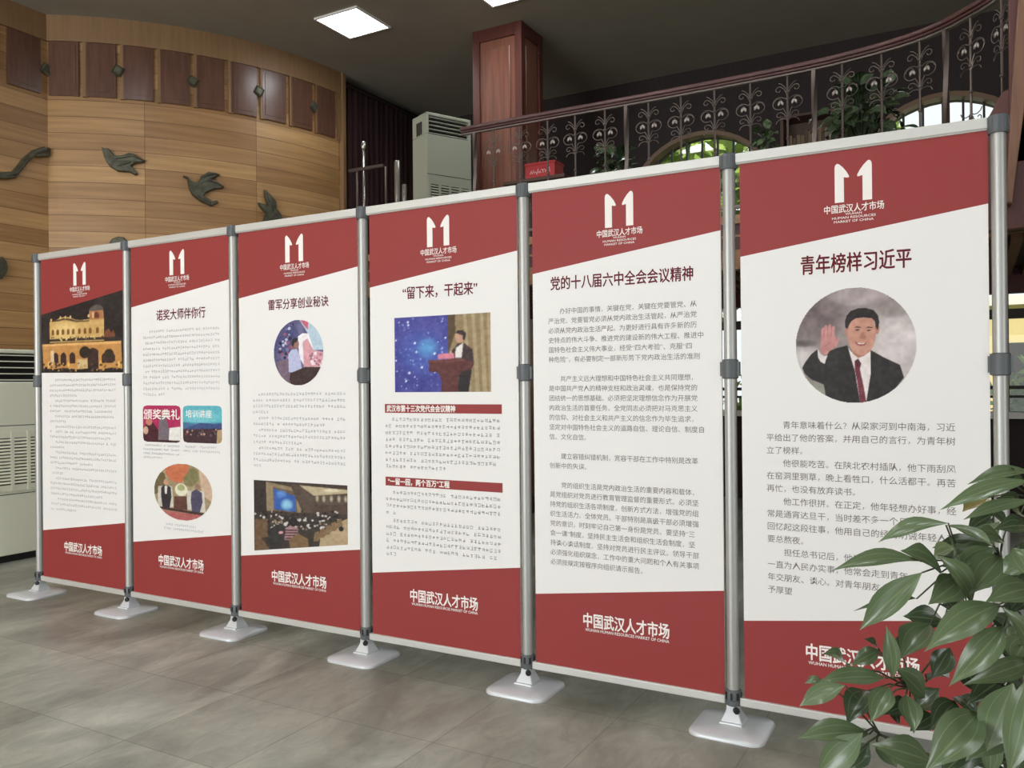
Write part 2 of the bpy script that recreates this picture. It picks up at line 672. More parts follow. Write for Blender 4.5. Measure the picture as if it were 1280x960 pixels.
def far_wall():
    bm = bmesh.new()
    vs0 = []
    n = 24
    mb = MB()
    y0, y1 = FARY, FARY + 0.22
    xs = [-1.5]
    cur = -1.5
    for cx, op in WINS:
        if not op:
            continue
        # solid to the left of this window
        mb.box((cur, y0, 0), (cx - WR, y1, CEIL))
        mb.box((cx - WR, y0, 0), (cx + WR, y1, WZ0))
        # spandrel above the arch, in strips
        for i in range(n):
            a, b = PI - PI * i / n, PI - PI * (i + 1) / n
            xa, za, xb, zb = cx + WR * math.cos(a), WSPR + WR * math.sin(a), cx + WR * math.cos(b), WSPR + WR * math.sin(b)
            vs = [(xa, y0, za), (xb, y0, zb), (xb, y0, CEIL), (xa, y0, CEIL), (xa, y1, za), (xb, y1, zb), (xb, y1, CEIL), (xa, y1, CEIL)]
            mb.add(vs, [(0, 1, 2, 3), (7, 6, 5, 4), (0, 4, 5, 1)])
        cur = cx + WR
    mb.box((cur, y0, 0), (15, y1, CEIL))
    return mb.build('wall_back', M['dark_wall'])


struct(far_wall())
wi = 0
for cx, op in WINS:
    if not op:
        continue
    wi += 1
    fr = MB()
    n = 24
    for r0, r1, z in ((WR - 0.005, WR + 0.05, 0),):
        o_, i_ = arch_outline(cx, r1, WZ0), arch_outline(cx, r0, WZ0)
        k = len(o_)
        vs = [(x, FARY - 0.07, z) for x, z in o_] + [(x, FARY - 0.07, z) for x, z in i_] + [(x, FARY + 0.02, z) for x, z in o_] + [(x, FARY + 0.1, z) for x, z in i_]
        fs = []
        for i in range(k - 1):
            fs += [(i, i + 1, k + i + 1, k + i), (i + 1, i, 2 * k + i, 2 * k + i + 1), (k + i, k + i + 1, 3 * k + i + 1, 3 * k + i)]
        fr.add(vs, fs)
    win = struct(fr.build('window_%d' % wi, M['arch_frame']))
    # pane
    pa = arch_outline(cx, WR, WZ0)
    g = MB()
    k = len(pa)
    g.add([(x, FARY + 0.12, z) for x, z in pa] + [(x, FARY + 0.128, z) for x, z in pa],
          [tuple(range(k)), tuple(range(2 * k - 1, k - 1, -1))] + [(i, k + i, k + (i + 1) % k, (i + 1) % k) for i in range(k)])
    g.build('pane', M['glass'], win)
    # iron bars
    bars = MB()
    for t in range(-4, 5):
        x = cx + t * 0.21
        top = WSPR + math.sqrt(max(0.0, WR * WR - (x - cx) ** 2))
        bars.box((x - 0.013, FARY + 0.07, WZ0), (x + 0.013, FARY + 0.1, top))
    bars.box((cx - WR, FARY + 0.04, 2.6), (cx + WR, FARY + 0.11, 2.76))
    bars.box((cx - WR, FARY + 0.04, 2.2), (cx + WR, FARY + 0.11, 2.31))
    bars.box((cx - WR, FARY + 0.05, 1.40), (cx + WR, FARY + 0.1, 1.44))
    bars.box((cx - WR, FARY + 0.05, 1.30), (cx + WR, FARY + 0.1, 1.33))
    bars.build('window_bars', M['frame_dark'], win)
    sl = MB().box((cx - WR - 0.1, FARY - 0.1, WZ0 - 0.07), (cx + WR + 0.1, FARY + 0.16, WZ0))
    sl.build('sill', M['white_wall'], win)

# wall at the left end of the far wall, behind the curtain, and the right end wall
struct(MB().box((-1.62, 5.06, 0), (-1.5, FARY + 0.2, CEIL)).build('wall_side', M['dark_wall']))
struct(MB().box((14.8, -14, 0), (15, FARY, CEIL)).build('wall_right', M['olive']))

# panelled column
CX0, CX1, CY0, CY1 = 0.84, 1.5, 4.76, 5.3
mb = MB().box((CX0 + 0.03, CY0 + 0.03, 0), (CX1 - 0.03, CY1 - 0.03, CEIL))
col = struct(mb.build('column_wall', M['column']))
tr = MB()
for x in (CX0, CX1 - 0.09):
    for y in (CY0, CY1 - 0.09):
        tr.box((x, y, 0), (x + 0.09, y + 0.09, CEIL))
for z0, z1 in ((CEIL - 0.14, CEIL), (3.16, 3.26), (0, 0.2)):
    tr.box((CX0 + 0.005, CY0 + 0.005, z0), (CX1 - 0.005, CY1 - 0.005, z1))
tr.build('trim_boards', M['column_dark'], col)
pn = MB()
for z0, z1 in ((3.36, CEIL - 0.24), (0.3, 3.06)):
    pn.box((CX0 + 0.16, CY0 + 0.012, z0), (CX1 - 0.16, CY0 + 0.05, z1))
    pn.box((CX1 - 0.05, CY0 + 0.14, z0), (CX1 - 0.012, CY1 - 0.14, z1))
pn.build('raised_panel', M['column'], col, bevel=0.012)

# gallery: slab, fascia mouldings and slatted soffit
RAIL = [(2.27, 2.285), (3.1, 2.29), (3.7, 2.30), (4.2, 2.30), (4.78, 2.29), (5.12, 2.27), (5.31, 2.24), (5.53, 2.19), (5.74, 2.11), (5.89, 2.01), (6.01, 1.89), (6.115, 1.77), (6.2, 1.62)]


def resample(path, step):
    P = [Vector((p[0], p[1], 0)) for p in path]
    Q = []
    for i in range(len(P) - 1):       # catmull-rom
        a, b, c, d = P[max(i - 1, 0)], P[i], P[i + 1], P[min(i + 2, len(P) - 1)]
        for k in range(12):
            t = k / 12
            Q.append(0.5 * ((2 * b) + (c - a) * t + (2 * a - 5 * b + 4 * c - d) * t * t + (3 * b - a - 3 * c + d) * t ** 3))
    Q.append(P[-1])
    out = [Q[0]]
    for i in range(1, len(Q)):
        if (Q[i] - out[-1]).length >= step:
            out.append(Q[i])
    out.append(Q[-1])
    return out, Q


RP, RQ = resample(RAIL, 0.06)
edge = [(-1.3, 2.285)] + [(p.x, p.y) for p in RP] + [(8.5, 1.5)]
backp = [(8.5, 3.95), (1.9, 3.95), (1.8, 4.7), (-1.3, 4.7)]
slab = MB().prism(edge + backp, 2.38, GF)
sl_o = struct(slab.build('slab_gallery', M['slab']))


def offset_path(pts, d):
    out = []
    for i, p in enumerate(pts):
        a, b = pts[max(i - 1, 0)], pts[min(i + 1, len(pts) - 1)]
        t = Vector((b[0] - a[0], b[1] - a[1])).normalized()
        out.append((p[0] + t.y * d, p[1] - t.x * d))
    return out


def ribbon(mb, pts, d0, d1, z0, z1, mi=0):
    a, b = offset_path(pts, d0), offset_path(pts, d1)
    n = len(pts)
    vs = [(x, y, z0) for x, y in a] + [(x, y, z0) for x, y in b] + [(x, y, z1) for x, y in b] + [(x, y, z1) for x, y in a]
    fs = []
    for i in range(n - 1):
        for k in range(4):
            k2 = (k + 1) % 4
            fs.append((k * n + i, k2 * n + i, k2 * n + i + 1, k * n + i + 1))
    fs += [(0, 3 * n, 2 * n, n), (n - 1, 2 * n - 1, 3 * n - 1, 4 * n - 1)]
    mb.add(vs, fs, mi)


e2 = edge[:]
fa = MB()
ribbon(fa, e2, 0.0, 0.03, 2.44, GF + 0.02, 0)
ribbon(fa, e2, 0.0, 0.07, GF - 0.03, GF + 0.03, 1)
ribbon(fa, e2, -0.02, 0.06, 2.30, 2.39, 1)
ribbon(fa, e2, -0.01, 0.045, 2.39, 2.44, 1)
ribbon(fa, e2, 0.02, 0.04, 2.53, 2.545, 1)
struct(fa.build('trim_fascia', [M['maroon'], M['tan']]))
so = MB()
for i in range(74):
    x = -1.2 + i * 0.13
    so.box((x, 2.4 if x < 5.2 else 2.05, 2.31), (x + 0.06, 3.9, 2.375))
struct(so.build('trim_soffit', M['soffit']))
struct(MB().box((-1.3, 3.86, 2.18), (8.5, 3.98, 2.375)).build('beam_gallery', M['maroon']))
# olive parapet beside the end of the railing
struct(MB().box((6.27, 1.52, 2.42), (8.5, 1.66, 3.2)).build('trim_parapet', M['olive']))
br = MB()
br.prism([(6.165, 2.42), (6.195, 2.42), (6.27, 3.04), (6.42, 3.9), (6.26, 3.9), (6.2, 3.04)], -1.50, -1.40, M=Matrix(((1, 0, 0, 0), (0, 0, -1, 0), (0, 1, 0, 0), (0, 0, 0, 1))))
tag(br.build('wooden_brace', mat('brown_brace', (118, 82, 60), 0.5, noise=0.2, scale=5, stretch=(6, 6, 0.6)), bevel=0.006), 'slanting brown wooden brace rising at the right end of the gallery', 'brace')

# ---------------------------------------------------------------- ceiling lights
mb = MB()
lt = thing('ceiling_light', 'recessed square ceiling light shining white left of the wooden column', 'ceiling light', (-0.2, 3.83, CEIL), 'square ceiling lights')
f = MB()
x, y = -0.2, 3.83
for a, b in (((-0.31, -0.31), (0.31, -0.285)), ((-0.31, 0.285), (0.31, 0.31)), ((-0.31, -0.285), (-0.285, 0.285)), ((0.285, -0.285), (0.31, 0.285))):
    f.box((x + a[0], y + a[1], CEIL - 0.022), (x + b[0], y + b[1], CEIL - 0.001))
f.build('frame', M['white'], lt)
MB().box((x - 0.285, y - 0.285, CEIL - 0.016), (x + 0.285, y + 0.285, CEIL - 0.002)).build('diffuser', M['lamp'], lt)
for xx, yy in [(1.70, 3.98)] + [(-0.2 + 2.2 * i, 0.2 - 2.6 * j) for j in range(3) for i in range(4)]:  # rows over the front hall are assumed, out of view, added for light
    c = copy_tree(lt)
    c.location = (xx, yy, CEIL)
    c['label'] = 'second square ceiling light at the top edge of the photo above the column' if yy > 3 else 'assumed square ceiling light above the front of the hall, out of view'

# ---------------------------------------------------------------- text
_tc = {}


def text_geo(s, bold=0.0, res=2):
    key = (s, bold, res)
    if key in _tc:
        return _tc[key]
    cu = bpy.data.curves.new('t', 'FONT')
    cu.body = s
    cu.size = 1.0
    cu.offset = bold
    cu.resolution_u = res
    cu.fill_mode = 'FRONT'
    o = bpy.data.objects.new('t', cu)
    C.objects.link(o)
    dg = bpy.context.evaluated_depsgraph_get()
    me = bpy.data.meshes.new_from_object(o.evaluated_get(dg))
    vs = [tuple(v.co[:2]) for v in me.vertices]
    fs = [tuple(p.vertices) for p in me.polygons]
    bpy.data.objects.remove(o)
    bpy.data.curves.remove(cu)
    bpy.data.meshes.remove(me)
    _tc[key] = (vs, fs)
    return vs, fs


ADV = None


def advance():
    global ADV
    if ADV is None:
        a, _ = text_geo('中')
        b, _ = text_geo('中中')
        ADV = max(p[0] for p in b) - max(p[0] for p in a)
    return ADV


def put_text(mb, s, x, z, y, pitch=None, width=None, height=None, center=False, bold=0.0, res=2, mi=0):
    """Chinese line with the given advance per character, or any line fitted to a width and height; z is the middle.
    bold thickens the strokes by that share of the letter height"""
    vs, fs = text_geo(s, 0.0, res)
    if not vs:
        return
    x0, x1 = min(p[0] for p in vs), max(p[0] for p in vs)
    z0, z1 = min(p[1] for p in vs), max(p[1] for p in vs)
    if pitch:
        k = pitch / advance()
        kx = kz = k
        ox, oz = x, z - 0.36 * k
    else:
        kx = width / (x1 - x0)
        kz = height / (z1 - z0)
        ox = x - (x0 * kx) - (width / 2 if center else 0)
        oz = z - (z0 + z1) / 2 * kz
    d = bold * kz
    for n, (dx, dz) in enumerate(((0, 0),) if not bold else ((-d, 0), (d, 0), (0, d), (0, -d))):
        mb.add([(ox + p[0] * kx + dx, y - n * 0.00004, oz + p[1] * kz + dz) for p in vs], fs, mi)


# ---------------------------------------------------------------- printed pictures
class Pic:
    def __init__(s, w, h, base):
        s.w, s.h = w, h
        s.a = np.zeros((h * 2, w * 2, 3))
        s.a[:] = base
        yy, xx = np.mgrid[0:h * 2, 0:w * 2]
        s.u = (xx + 0.5) / (w * 2)
        s.v = 1 - (yy + 0.5) / (h * 2)
        s.rng = np.random.RandomState(5)

    def box(s, px):                       # photo-crop coordinates to 0..1
        s.bx = px
        return s

    def c(s, pts):
        x0, y0, x1, y1 = s.bx
        return [((x - x0) / (x1 - x0), 1 - (y - y0) / (y1 - y0)) for x, y in pts]

    def poly(s, pts, col, raw=False):
        p = pts if raw else s.c(pts)
        ins = np.zeros(s.u.shape, bool)
        n = len(p)
        for i in range(n):
            x0, y0 = p[i]
            x1, y1 = p[(i + 1) % n]
            if y0 == y1:
                continue
            cond = ((y0 > s.v) != (y1 > s.v)) & (s.u < (x1 - x0) * (s.v - y0) / (y1 - y0) + x0)
            ins ^= cond
        s.a[ins] = col
        return ins

    def ell(s, cx, cy, rx, ry, col, soft=0.0):
        (cx, cy), = s.c([(cx, cy)])
        rx /= (s.bx[2] - s.bx[0])
        ry /= (s.bx[3] - s.bx[1])
        d = ((s.u - cx) / rx) ** 2 + ((s.v - cy) / ry) ** 2
        if soft:
            k = np.clip((1 - d) / soft, 0, 1)[..., None]
            s.a[:] = s.a * (1 - k) + np.array(col) * k
        else:
            s.a[d < 1] = col

    def speck(s, n, x0, y0, x1, y1, cols, r0, r1):
        for _ in range(n):
            x, y = s.rng.uniform(x0, x1), s.rng.uniform(y0, y1)
            r = s.rng.uniform(r0, r1)
            s.ell(x, y, r, r, cols[s.rng.randint(len(cols))])

    def blotch(s, amp, size):
        h, w = s.u.shape
        g = s.rng.uniform(-1, 1, (size + 2, size + 2))
        yy = s.v * size
        xx = s.u * size
        i, j = np.floor(yy).astype(int), np.floor(xx).astype(int)
        fy, fx = (yy - i)[..., None], (xx - j)[..., None]
        fy, fx = fy * fy * (3 - 2 * fy), fx * fx * (3 - 2 * fx)
        G = g[..., None]
        v = (G[i, j] * (1 - fx) + G[i, j + 1] * fx) * (1 - fy) + (G[i + 1, j] * (1 - fx) + G[i + 1, j + 1] * fx) * fy
        s.a += v * amp

    def mesh(s, name, parent, quad, y, clip=None):
        """quad = (x0, z0, x1, z1) or four corners bl, br, tr, tl on the panel; clip 'disc' keeps the inscribed ellipse,
        'round' rounds the corners"""
        s.blotch(9, 34)
        s.blotch(5, 16)
        a = np.clip(s.a, 0, 255)
        a = (a[0::2, 0::2] + a[1::2, 0::2] + a[0::2, 1::2] + a[1::2, 1::2]) / 4
        h, w = s.h, s.w
        if len(quad) == 4 and not isinstance(quad[0], tuple):
            x0, z0, x1, z1 = quad
            quad = [(x0, z0), (x1, z0), (x1, z1), (x0, z1)]
        bl, br_, tr_, tl = [np.array(q) for q in quad]
        uu = (np.arange(w) / (w - 1))[None, :, None]
        vv = (1 - np.arange(h) / (h - 1))[:, None, None]
        P = (bl * (1 - uu) + br_ * uu) * (1 - vv) + (tl * (1 - uu) + tr_ * uu) * vv
        U = np.broadcast_to(uu[..., 0], (h, w))
        V = np.broadcast_to(vv[..., 0], (h, w))
        keep = np.ones((h, w), bool)
        if clip == 'disc':
            keep = (U - 0.5) ** 2 + (V - 0.5) ** 2 <= 0.25
        elif clip == 'round':
            r = 0.09
            dx = np.maximum(np.abs(U - 0.5) - (0.5 - r), 0)
            dy = np.maximum(np.abs(V - 0.5) - (0.5 - r), 0)
            keep = dx * dx + dy * dy <= r * r
        elif clip is not None:
            keep = clip(P[..., 0], P[..., 1])
        idx = np.arange(h * w).reshape(h, w)
        k4 = keep[:-1, :-1] & keep[1:, :-1] & keep[:-1, 1:] & keep[1:, 1:]
        F = np.stack([idx[1:, :-1], idx[1:, 1:], idx[:-1, 1:], idx[:-1, :-1]], -1)[k4]
        used = np.unique(F)
        remap = -np.ones(h * w, int)
        remap[used] = np.arange(len(used))
        off = wloc(parent)
        X = P.reshape(-1, 2)[used]
        vs = np.c_[X[:, 0] - off.x, np.full(len(X), y - off.y), X[:, 1] - off.z]
        me = bpy.data.meshes.new(name)
        me.from_pydata(vs.tolist(), [], remap[F].tolist())
        c = a.reshape(-1, 3)[used] / 255
        c = np.where(c <= 0.04045, c / 12.92, ((c + 0.055) / 1.055) ** 2.4)
        at = me.color_attributes.new(name='Ink', type='FLOAT_COLOR', domain='POINT')
        at.data.foreach_set('color', np.c_[c, np.ones(len(c))].ravel())
        me.materials.append(M['print'])
        o = bpy.data.objects.new(name, me)
        C.objects.link(o)
        o.parent = parent
        return o


# ---------------------------------------------------------------- pole stands of the display wall
SP = 1.01704898
PR = 0.026


def make_stand(label):
    t = thing('pole_stand', label, 'pole stand', (0, 0, 0), 'grey pole stands of the display wall')
    p = MB()
    p.lathe([(PR, 0.13), (PR, 2.46)], n=24)
    p.build('pole', M['alu'], t, smooth=True, auto=40)
    b = MB()
    prof = []
    hw, hd, r = 0.162, 0.155, 0.06
    out = []
    for sx, sy, a0 in ((1, 1, 0), (-1, 1, 90), (-1, -1, 180), (1, -1, 270)):
        for k in range(7):
            a = math.radians(a0 + 15 * k)
            out.append((sx * (hw - r) + r * math.cos(a), sy * (hd - r) + r * math.sin(a)))
    rings = [(1.0, 0.0), (1.0, 0.008), (0.985, 0.013), (0.94, 0.018), (0.5, 0.024), (0.2, 0.028)]
    n = len(out)
    vs, fs = [], []
    for k, z in rings:
        vs += [(px * k, py * k - 0.025, z) for px, py in out]
    for i in range(len(rings) - 1):
        fs += [(i * n + j, i * n + (j + 1) % n, (i + 1) * n + (j + 1) % n, (i + 1) * n + j) for j in range(n)]
    fs += [tuple(range(n - 1, -1, -1)), tuple(range((len(rings) - 1) * n, len(rings) * n))]
    b.add(vs, fs)
    b.build('base_plate', M['plate'], t, smooth=True, auto=50)
    s = MB()
    s.prism([(-0.05, -0.06), (0.05, -0.06), (0.05, 0.045), (-0.05, 0.045)], 0.02, 0.034)
    q = [(-0.046, -0.046), (0.046, -0.046), (0.046, 0.046), (-0.046, 0.046)]
    vs = [(a, c, 0.034) for a, c in q] + [(a * 0.6, c * 0.6, 0.075) for a, c in q] + [(a * 0.56, c * 0.56, 0.1) for a, c in q]
    s.add(vs, [(i, (i + 1) % 4, 4 + (i + 1) % 4, 4 + i) for i in range(4)] + [(4 + i, 4 + (i + 1) % 4, 8 + (i + 1) % 4, 8 + i) for i in range(4)] + [(8, 9, 10, 11)])
    sk = s.build('foot_socket', M['plate'], t, bevel=0.005)
    kn = MB()
    Mx = Matrix.Rotation(math.radians(-60), 4, 'Z') @ Matrix.Rotation(math.radians(90), 4, 'Y')
    k2 = MB().lathe([(0.004, 0.02), (0.004, 0.034), (0.014, 0.036), (0.014, 0.05), (0.01, 0.054)], n=12)
    kn.add([Mx @ Vector(p) + Vector((0, 0, 0.085)) for p in k2.v], k2.f)
    kn.build('tightening_knob', M['black'], sk)
    c = MB()
    c.lathe([(PR + 0.002, 0.095), (PR + 0.008, 0.1), (PR + 0.008, 0.118), (PR + 0.005, 0.121), (PR + 0.008, 0.124), (PR + 0.008, 0.16), (PR + 0.003, 0.166)], n=24)
    for k in range(8):
        a = 2 * PI * k / 8
        c.box((-0.005, -0.0015, 0.126), (0.005, 0.0015, 0.156), 1, Matrix.Translation((math.cos(a) * (PR + 0.009), math.sin(a) * (PR + 0.009), 0)) @ Matrix.Rotation(a + PI / 2, 4, 'Z'))
    c.build('lower_collar', [M['grey_plastic'], M['black']], t, smooth=True, auto=40)
    c = MB()
    c.lathe([(PR + 0.001, 1.518), (PR + 0.009, 1.522), (PR + 0.009, 1.6), (PR + 0.001, 1.604)], n=24)
    c.box((-PR - 0.016, -0.012, 1.53), (-PR - 0.004, 0.012, 1.592))
    c.box((PR + 0.004, -0.012, 1.53), (PR + 0.016, 0.012, 1.592))
    c.build('middle_clamp', M['grey_plastic'], t, smooth=True, auto=40)
    c = MB()
    c.lathe([(PR + 0.008, 2.43), (PR + 0.011, 2.436), (PR + 0.011, 2.488), (PR + 0.007, 2.497), (0.012, 2.5)], n=24)
    for k in range(10):
        a = 2 * PI * (k + 0.5) / 10
        c.box((-0.003, -0.002, 2.44), (0.003, 0.002, 2.486), 0, Matrix.Translation((math.cos(a) * (PR + 0.011), math.sin(a) * (PR + 0.011), 0)) @ Matrix.Rotation(a + PI / 2, 4, 'Z'))
    c.build('top_cap', M['grey_plastic'], t, smooth=True, auto=40)
    return t


stand_labels = ['leftmost grey pole stand, beside the cream air conditioner',
                'grey pole stand right of the night building panel, second from left',
                'grey pole stand left of the panel with the round speaker photo',
                'grey pole stand right of the conference hall photo panel',
                'grey pole stand between the podium photo panel and the all-text panel',
                'grey pole stand left of the panel with the waving man portrait',
                'rightmost grey pole stand, its foot hidden behind the leafy plant']
st0 = make_stand(stand_labels[0])
for i in range(7):
    o = st0 if i == 0 else copy_tree(st0)
    o.location = (i * SP, 0, 0)
    o['label'] = stand_labels[i]

# ---------------------------------------------------------------- the six display panels
PX0, PX1 = 0.05, 0.982
ZT, ZB = 2.452, 0.135
YF = -0.006      # front face of the board
EPS = 0.0007


def zline(x, za, zb):
    return za + (zb - za) * (x - PX0) / (PX1 - PX0)


LOGO_CN = '中国武汉人才市场'


def logo_mesh(o, x0, yy):
    b = MB()
    half = [(0, 0), (0, 0.90), (0.012, 0.95), (0.04, 0.985), (0.075, 1.0), (0.12, 0.985), (0.22, 0.90), (0.32, 0.78), (0.385, 0.67), (0.392, 0.635), (0.37, 0.615), (0.25, 0.635), (0.25, 0)]
    lx0, lx1, lz0, lz1 = x0 + 0.437, x0 + 0.578, 2.234, 2.394
    W_, H_ = lx1 - lx0, lz1 - lz0
    L = [(lx0 + u * W_, lz0 + v * H_) for u, v in half]
    Rr = [(lx1 - u * W_, lz0 + v * H_) for u, v in half][::-1]
    for P in (L, Rr):
        b.add([(x, yy, z) for x, z in P], [tuple(range(len(P)))[::-1]])
    put_text(b, LOGO_CN, x0 + 0.5085, 2.2085, yy, width=0.226, height=0.034, center=True, bold=0.012)
    put_text(b, 'WUHAN', x0 + 0.508, 2.185, yy, width=0.062, height=0.0085, center=True, bold=0.012)
    put_text(b, 'HUMAN RESOURCES', x0 + 0.508, 2.171, yy, width=0.165, height=0.0095, center=True, bold=0.012)
    put_text(b, 'MARKET OF CHINA', x0 + 0.508, 2.1555, yy, width=0.15, height=0.0095, center=True, bold=0.012)
    return b


def make_panel(i, label, dark_top=False):
    x0 = i * SP
    t = thing('display_panel', label, 'display panel', (x0 + 0.5 * SP, 0, 0), 'red and white display panels')
    b = MB()
    zl, zr, fl_, fr_ = 2.046, 2.17, 0.47, 0.59
    xa, xb = x0 + PX0, x0 + PX1
    pts = [(xa, YF, ZB), (xb, YF, ZB), (xb, YF, fr_), (xb, YF, zr), (xb, YF, ZT), (xa, YF, ZT), (xa, YF, zl), (xa, YF, fl_)]
    back = [(x, 0.006, z) for x, y, z in pts]
    vs = pts + back
    b.add(vs, [(0, 1, 2, 7), (6, 3, 4, 5)], 0)
    n = 8
    b.add(vs, [(7, 2, 3, 6)], 1)
    b.add(vs, [tuple(8 + k for k in range(7, -1, -1))] + [(k, 8 + k, 8 + (k + 1) % 8, (k + 1) % 8) for k in range(8)], 1)
    b.build('poster_board', [M['red'], M['white']], t)
    ra = MB().box((x0 + PR + 0.008, -0.018, 2.452), (x0 + SP - PR - 0.008, 0.018, 2.494))
    ra.box((x0 + PR + 0.008, -0.014, 2.446), (x0 + SP - PR - 0.008, 0.014, 2.453))
    ra.build('top_rail', M['rail_white'], t, bevel=0.004)
    ra = MB().box((x0 + PR + 0.006, -0.018, 0.1), (x0 + SP - PR - 0.006, 0.018, 0.136))
    ra.build('bottom_rail', M['rail_white'], t, bevel=0.004)
    logo_mesh(t, x0, YF - EPS).build('logo', M['ink_white'], t)
    fo = MB()
    put_text(fo, LOGO_CN, x0 + 0.519, 0.377, YF - EPS, width=0.424, height=0.068, center=True, bold=0.02)
    put_text(fo, 'WUHAN HUMAN RESOURCES MARKET OF CHINA', x0 + 0.523, 0.331, YF - EPS, width=0.415, height=0.0135, center=True, bold=0.012)
    fo.build('footer_logo', M['ink_white'], t)
    return t, x0


def title(t, x0, s, xa, xb, z, h):
    b = MB()
    put_text(b, s, x0 + xa, z, YF - EPS, width=xb - xa, height=h, bold=0.016, res=3)
    b.build('title', M['ink_title'], t)


def body(t, x0, lines, xa, z1, dz, pitch, m):
    b = MB()
    for k, s in enumerate(lines):
        if not s:
            continue
        ind = 0
        while s.startswith('_'):
            s = s[1:]
            ind += 1
        put_text(b, s, x0 + xa + ind * pitch, z1 - dz * k, YF - EPS, pitch=pitch, res=1)
    return b.build('body_text', m, t)


def blurred(t, x0, rows, xa, xb, pitch, m, name='body_text', seed=1, h=0.6):
    """unreadable small print: rows of fine strokes. rows = (z, start fraction, end fraction)"""
    rr = random.Random(seed)
    b = MB()
    y = YF - EPS
    for z, f0, f1 in rows:
        n = int((xb - xa) / pitch)
        for c in range(int(n * f0), int(n * f1)):
            if rr.random() < 0.05:
                continue
            cx = x0 + xa + (c + 0.5) * pitch
            g = pitch * 0.42
            for _ in range(3):
                zz = z + rr.uniform(-g, g) * h * 1.5
                w2 = rr.uniform(0.5, 1.0) * g
                q = 0.0011
                b.add([(cx - w2, y, zz - q), (cx + w2, y, zz - q), (cx + w2, y, zz + q), (cx - w2, y, zz + q)], [(0, 1, 2, 3)])
            for _ in range(2):
                xx = cx + rr.uniform(-g, g) * 0.8
                hh = rr.uniform(0.5, 1.0) * g
                q = 0.001
                b.add([(xx - q, y, z - hh), (xx + q, y, z - hh), (xx + q, y, z + hh), (xx - q, y, z + hh)], [(0, 1, 2, 3)])
    return b.build(name, m, t)


# --- panel 1: night photo of a lit building
t, x0 = make_panel(0, 'leftmost display panel, with the night photo of a lit yellow building')
p = Pic(190, 106, (44, 38, 37)).box((80, 150, 800, 880))
p.blotch(7, 5)
p.poly([(160, 590), (160, 380), (200, 380), (250, 362), (300, 350), (350, 362), (400, 388), (470, 392), (515, 388), (640, 388), (640, 590)], (206, 168, 104))
p.ell(300, 480, 150, 90, (226, 194, 128), 0.8)
p.poly([(515, 395), (515, 310), (535, 280), (575, 262), (615, 280), (635, 310), (640, 395)], (176, 120, 80))
p.poly([(520, 315), (520, 290), (545, 272), (580, 262), (615, 274), (636, 295), (636, 315)], (92, 84, 78))
p.poly([(560, 380), (562, 340), (580, 325), (598, 340), (600, 380)], (110, 60, 40))
p.poly([(540, 380), (540, 330), (556, 322), (556, 380)], (224, 180, 140))
p.poly([(158, 392), (158, 380), (250, 372), (300, 362), (360, 376), (400, 394), (515, 398), (515, 410), (400, 408), (350, 392), (300, 380), (240, 390)], (82, 62, 44))
for x in (175, 260, 305, 350, 510):
    p.ell(x, 358 if x > 200 else 375, 8, 14, (226, 196, 140))
for x in (190, 235, 282, 330, 375, 428, 478, 522, 585):
    p.poly([(x - 12, 520), (x - 12, 478), (x, 464), (x + 12, 478), (x + 12, 520)], (128, 88, 44))
p.poly([(110, 572), (110, 558), (760, 558), (765, 580), (90, 580)], (54, 46, 42))
p.poly([(640, 560), (650, 505), (680, 485), (700, 520), (720, 495), (735, 560)], (122, 74, 52))
p.poly([(90, 600), (780, 596), (790, 860), (100, 860)], (196, 142, 80))
p.poly([(90, 604), (780, 600), (780, 620), (90, 622)], (226, 176, 108))
for x, w2, top, bot in ((215, 24, 690, 800), (285, 26, 690, 800), (365, 26, 690, 790), (545, 46, 655, 860), (650, 32, 700, 790), (705, 26, 700, 790)):
    p.poly([(x - w2, bot), (x - w2, top + 25), (x - w2 * 0.6, top + 6), (x, top - 6), (x + w2 * 0.6, top + 6), (x + w2, top + 25), (x + w2, bot)], (62, 42, 38))
p.ell(475, 690, 48, 55, (48, 40, 30))
p.ell(680, 710, 40, 45, (50, 42, 30))
p.poly([(100, 880), (100, 835), (200, 842), (300, 830), (400, 846), (500, 838), (620, 846), (700, 832), (790, 842), (790, 880)], (36, 30, 30))
p.poly([(410, 750), (495, 760), (500, 840), (410, 840)], (206, 178, 128))
p.poly([(165, 665), (195, 665), (200, 800), (168, 800)], (220, 190, 150))
for x in (150, 330, 610, 760):
    p.ell(x, 800, 14, 40, (232, 186, 100), 0.9)
p.speck(60, 100, 780, 790, 870, [(36, 30, 30), (190, 150, 90), (90, 66, 50)], 5, 14)
p.speck(40, 170, 540, 640, 572, [(230, 200, 130), (90, 70, 48)], 5, 9)
p.mesh('building_photo', t, [(x0 + PX0 + 0.001, 1.622), (x0 + PX1 - 0.001, 1.61), (x0 + PX1 - 0.001, 2.17), (x0 + PX0 + 0.001, 2.17)], YF - EPS,
       clip=lambda X, Z: Z <= zline(X - x0, 2.046, 2.17) + 0.014)
b = MB()
b.add([(x0 + PX0, YF - 2 * EPS, 2.046), (x0 + PX1, YF - 2 * EPS, 2.17), (x0 + PX1, YF - 2 * EPS, 2.21), (x0 + PX0, YF - 2 * EPS, 2.086)], [(0, 1, 2, 3)])
b.build('red_band', M['red'], t)
rows = []
ends = {3: .45, 6: .97, 8: .3, 11: .92, 13: .25, 16: .7, 18: .2, 22: .8, 25: .4}
for k in range(26):
    z = 1.566 - 0.0372 * k
    rows.append((z, 0.09 if (k - 1) in ends or k == 0 else 0, ends.get(k, 1.0)))
blurred(t, x0, rows, 0.145, 0.905, 0.0215, M['ink_pale'], seed=2)

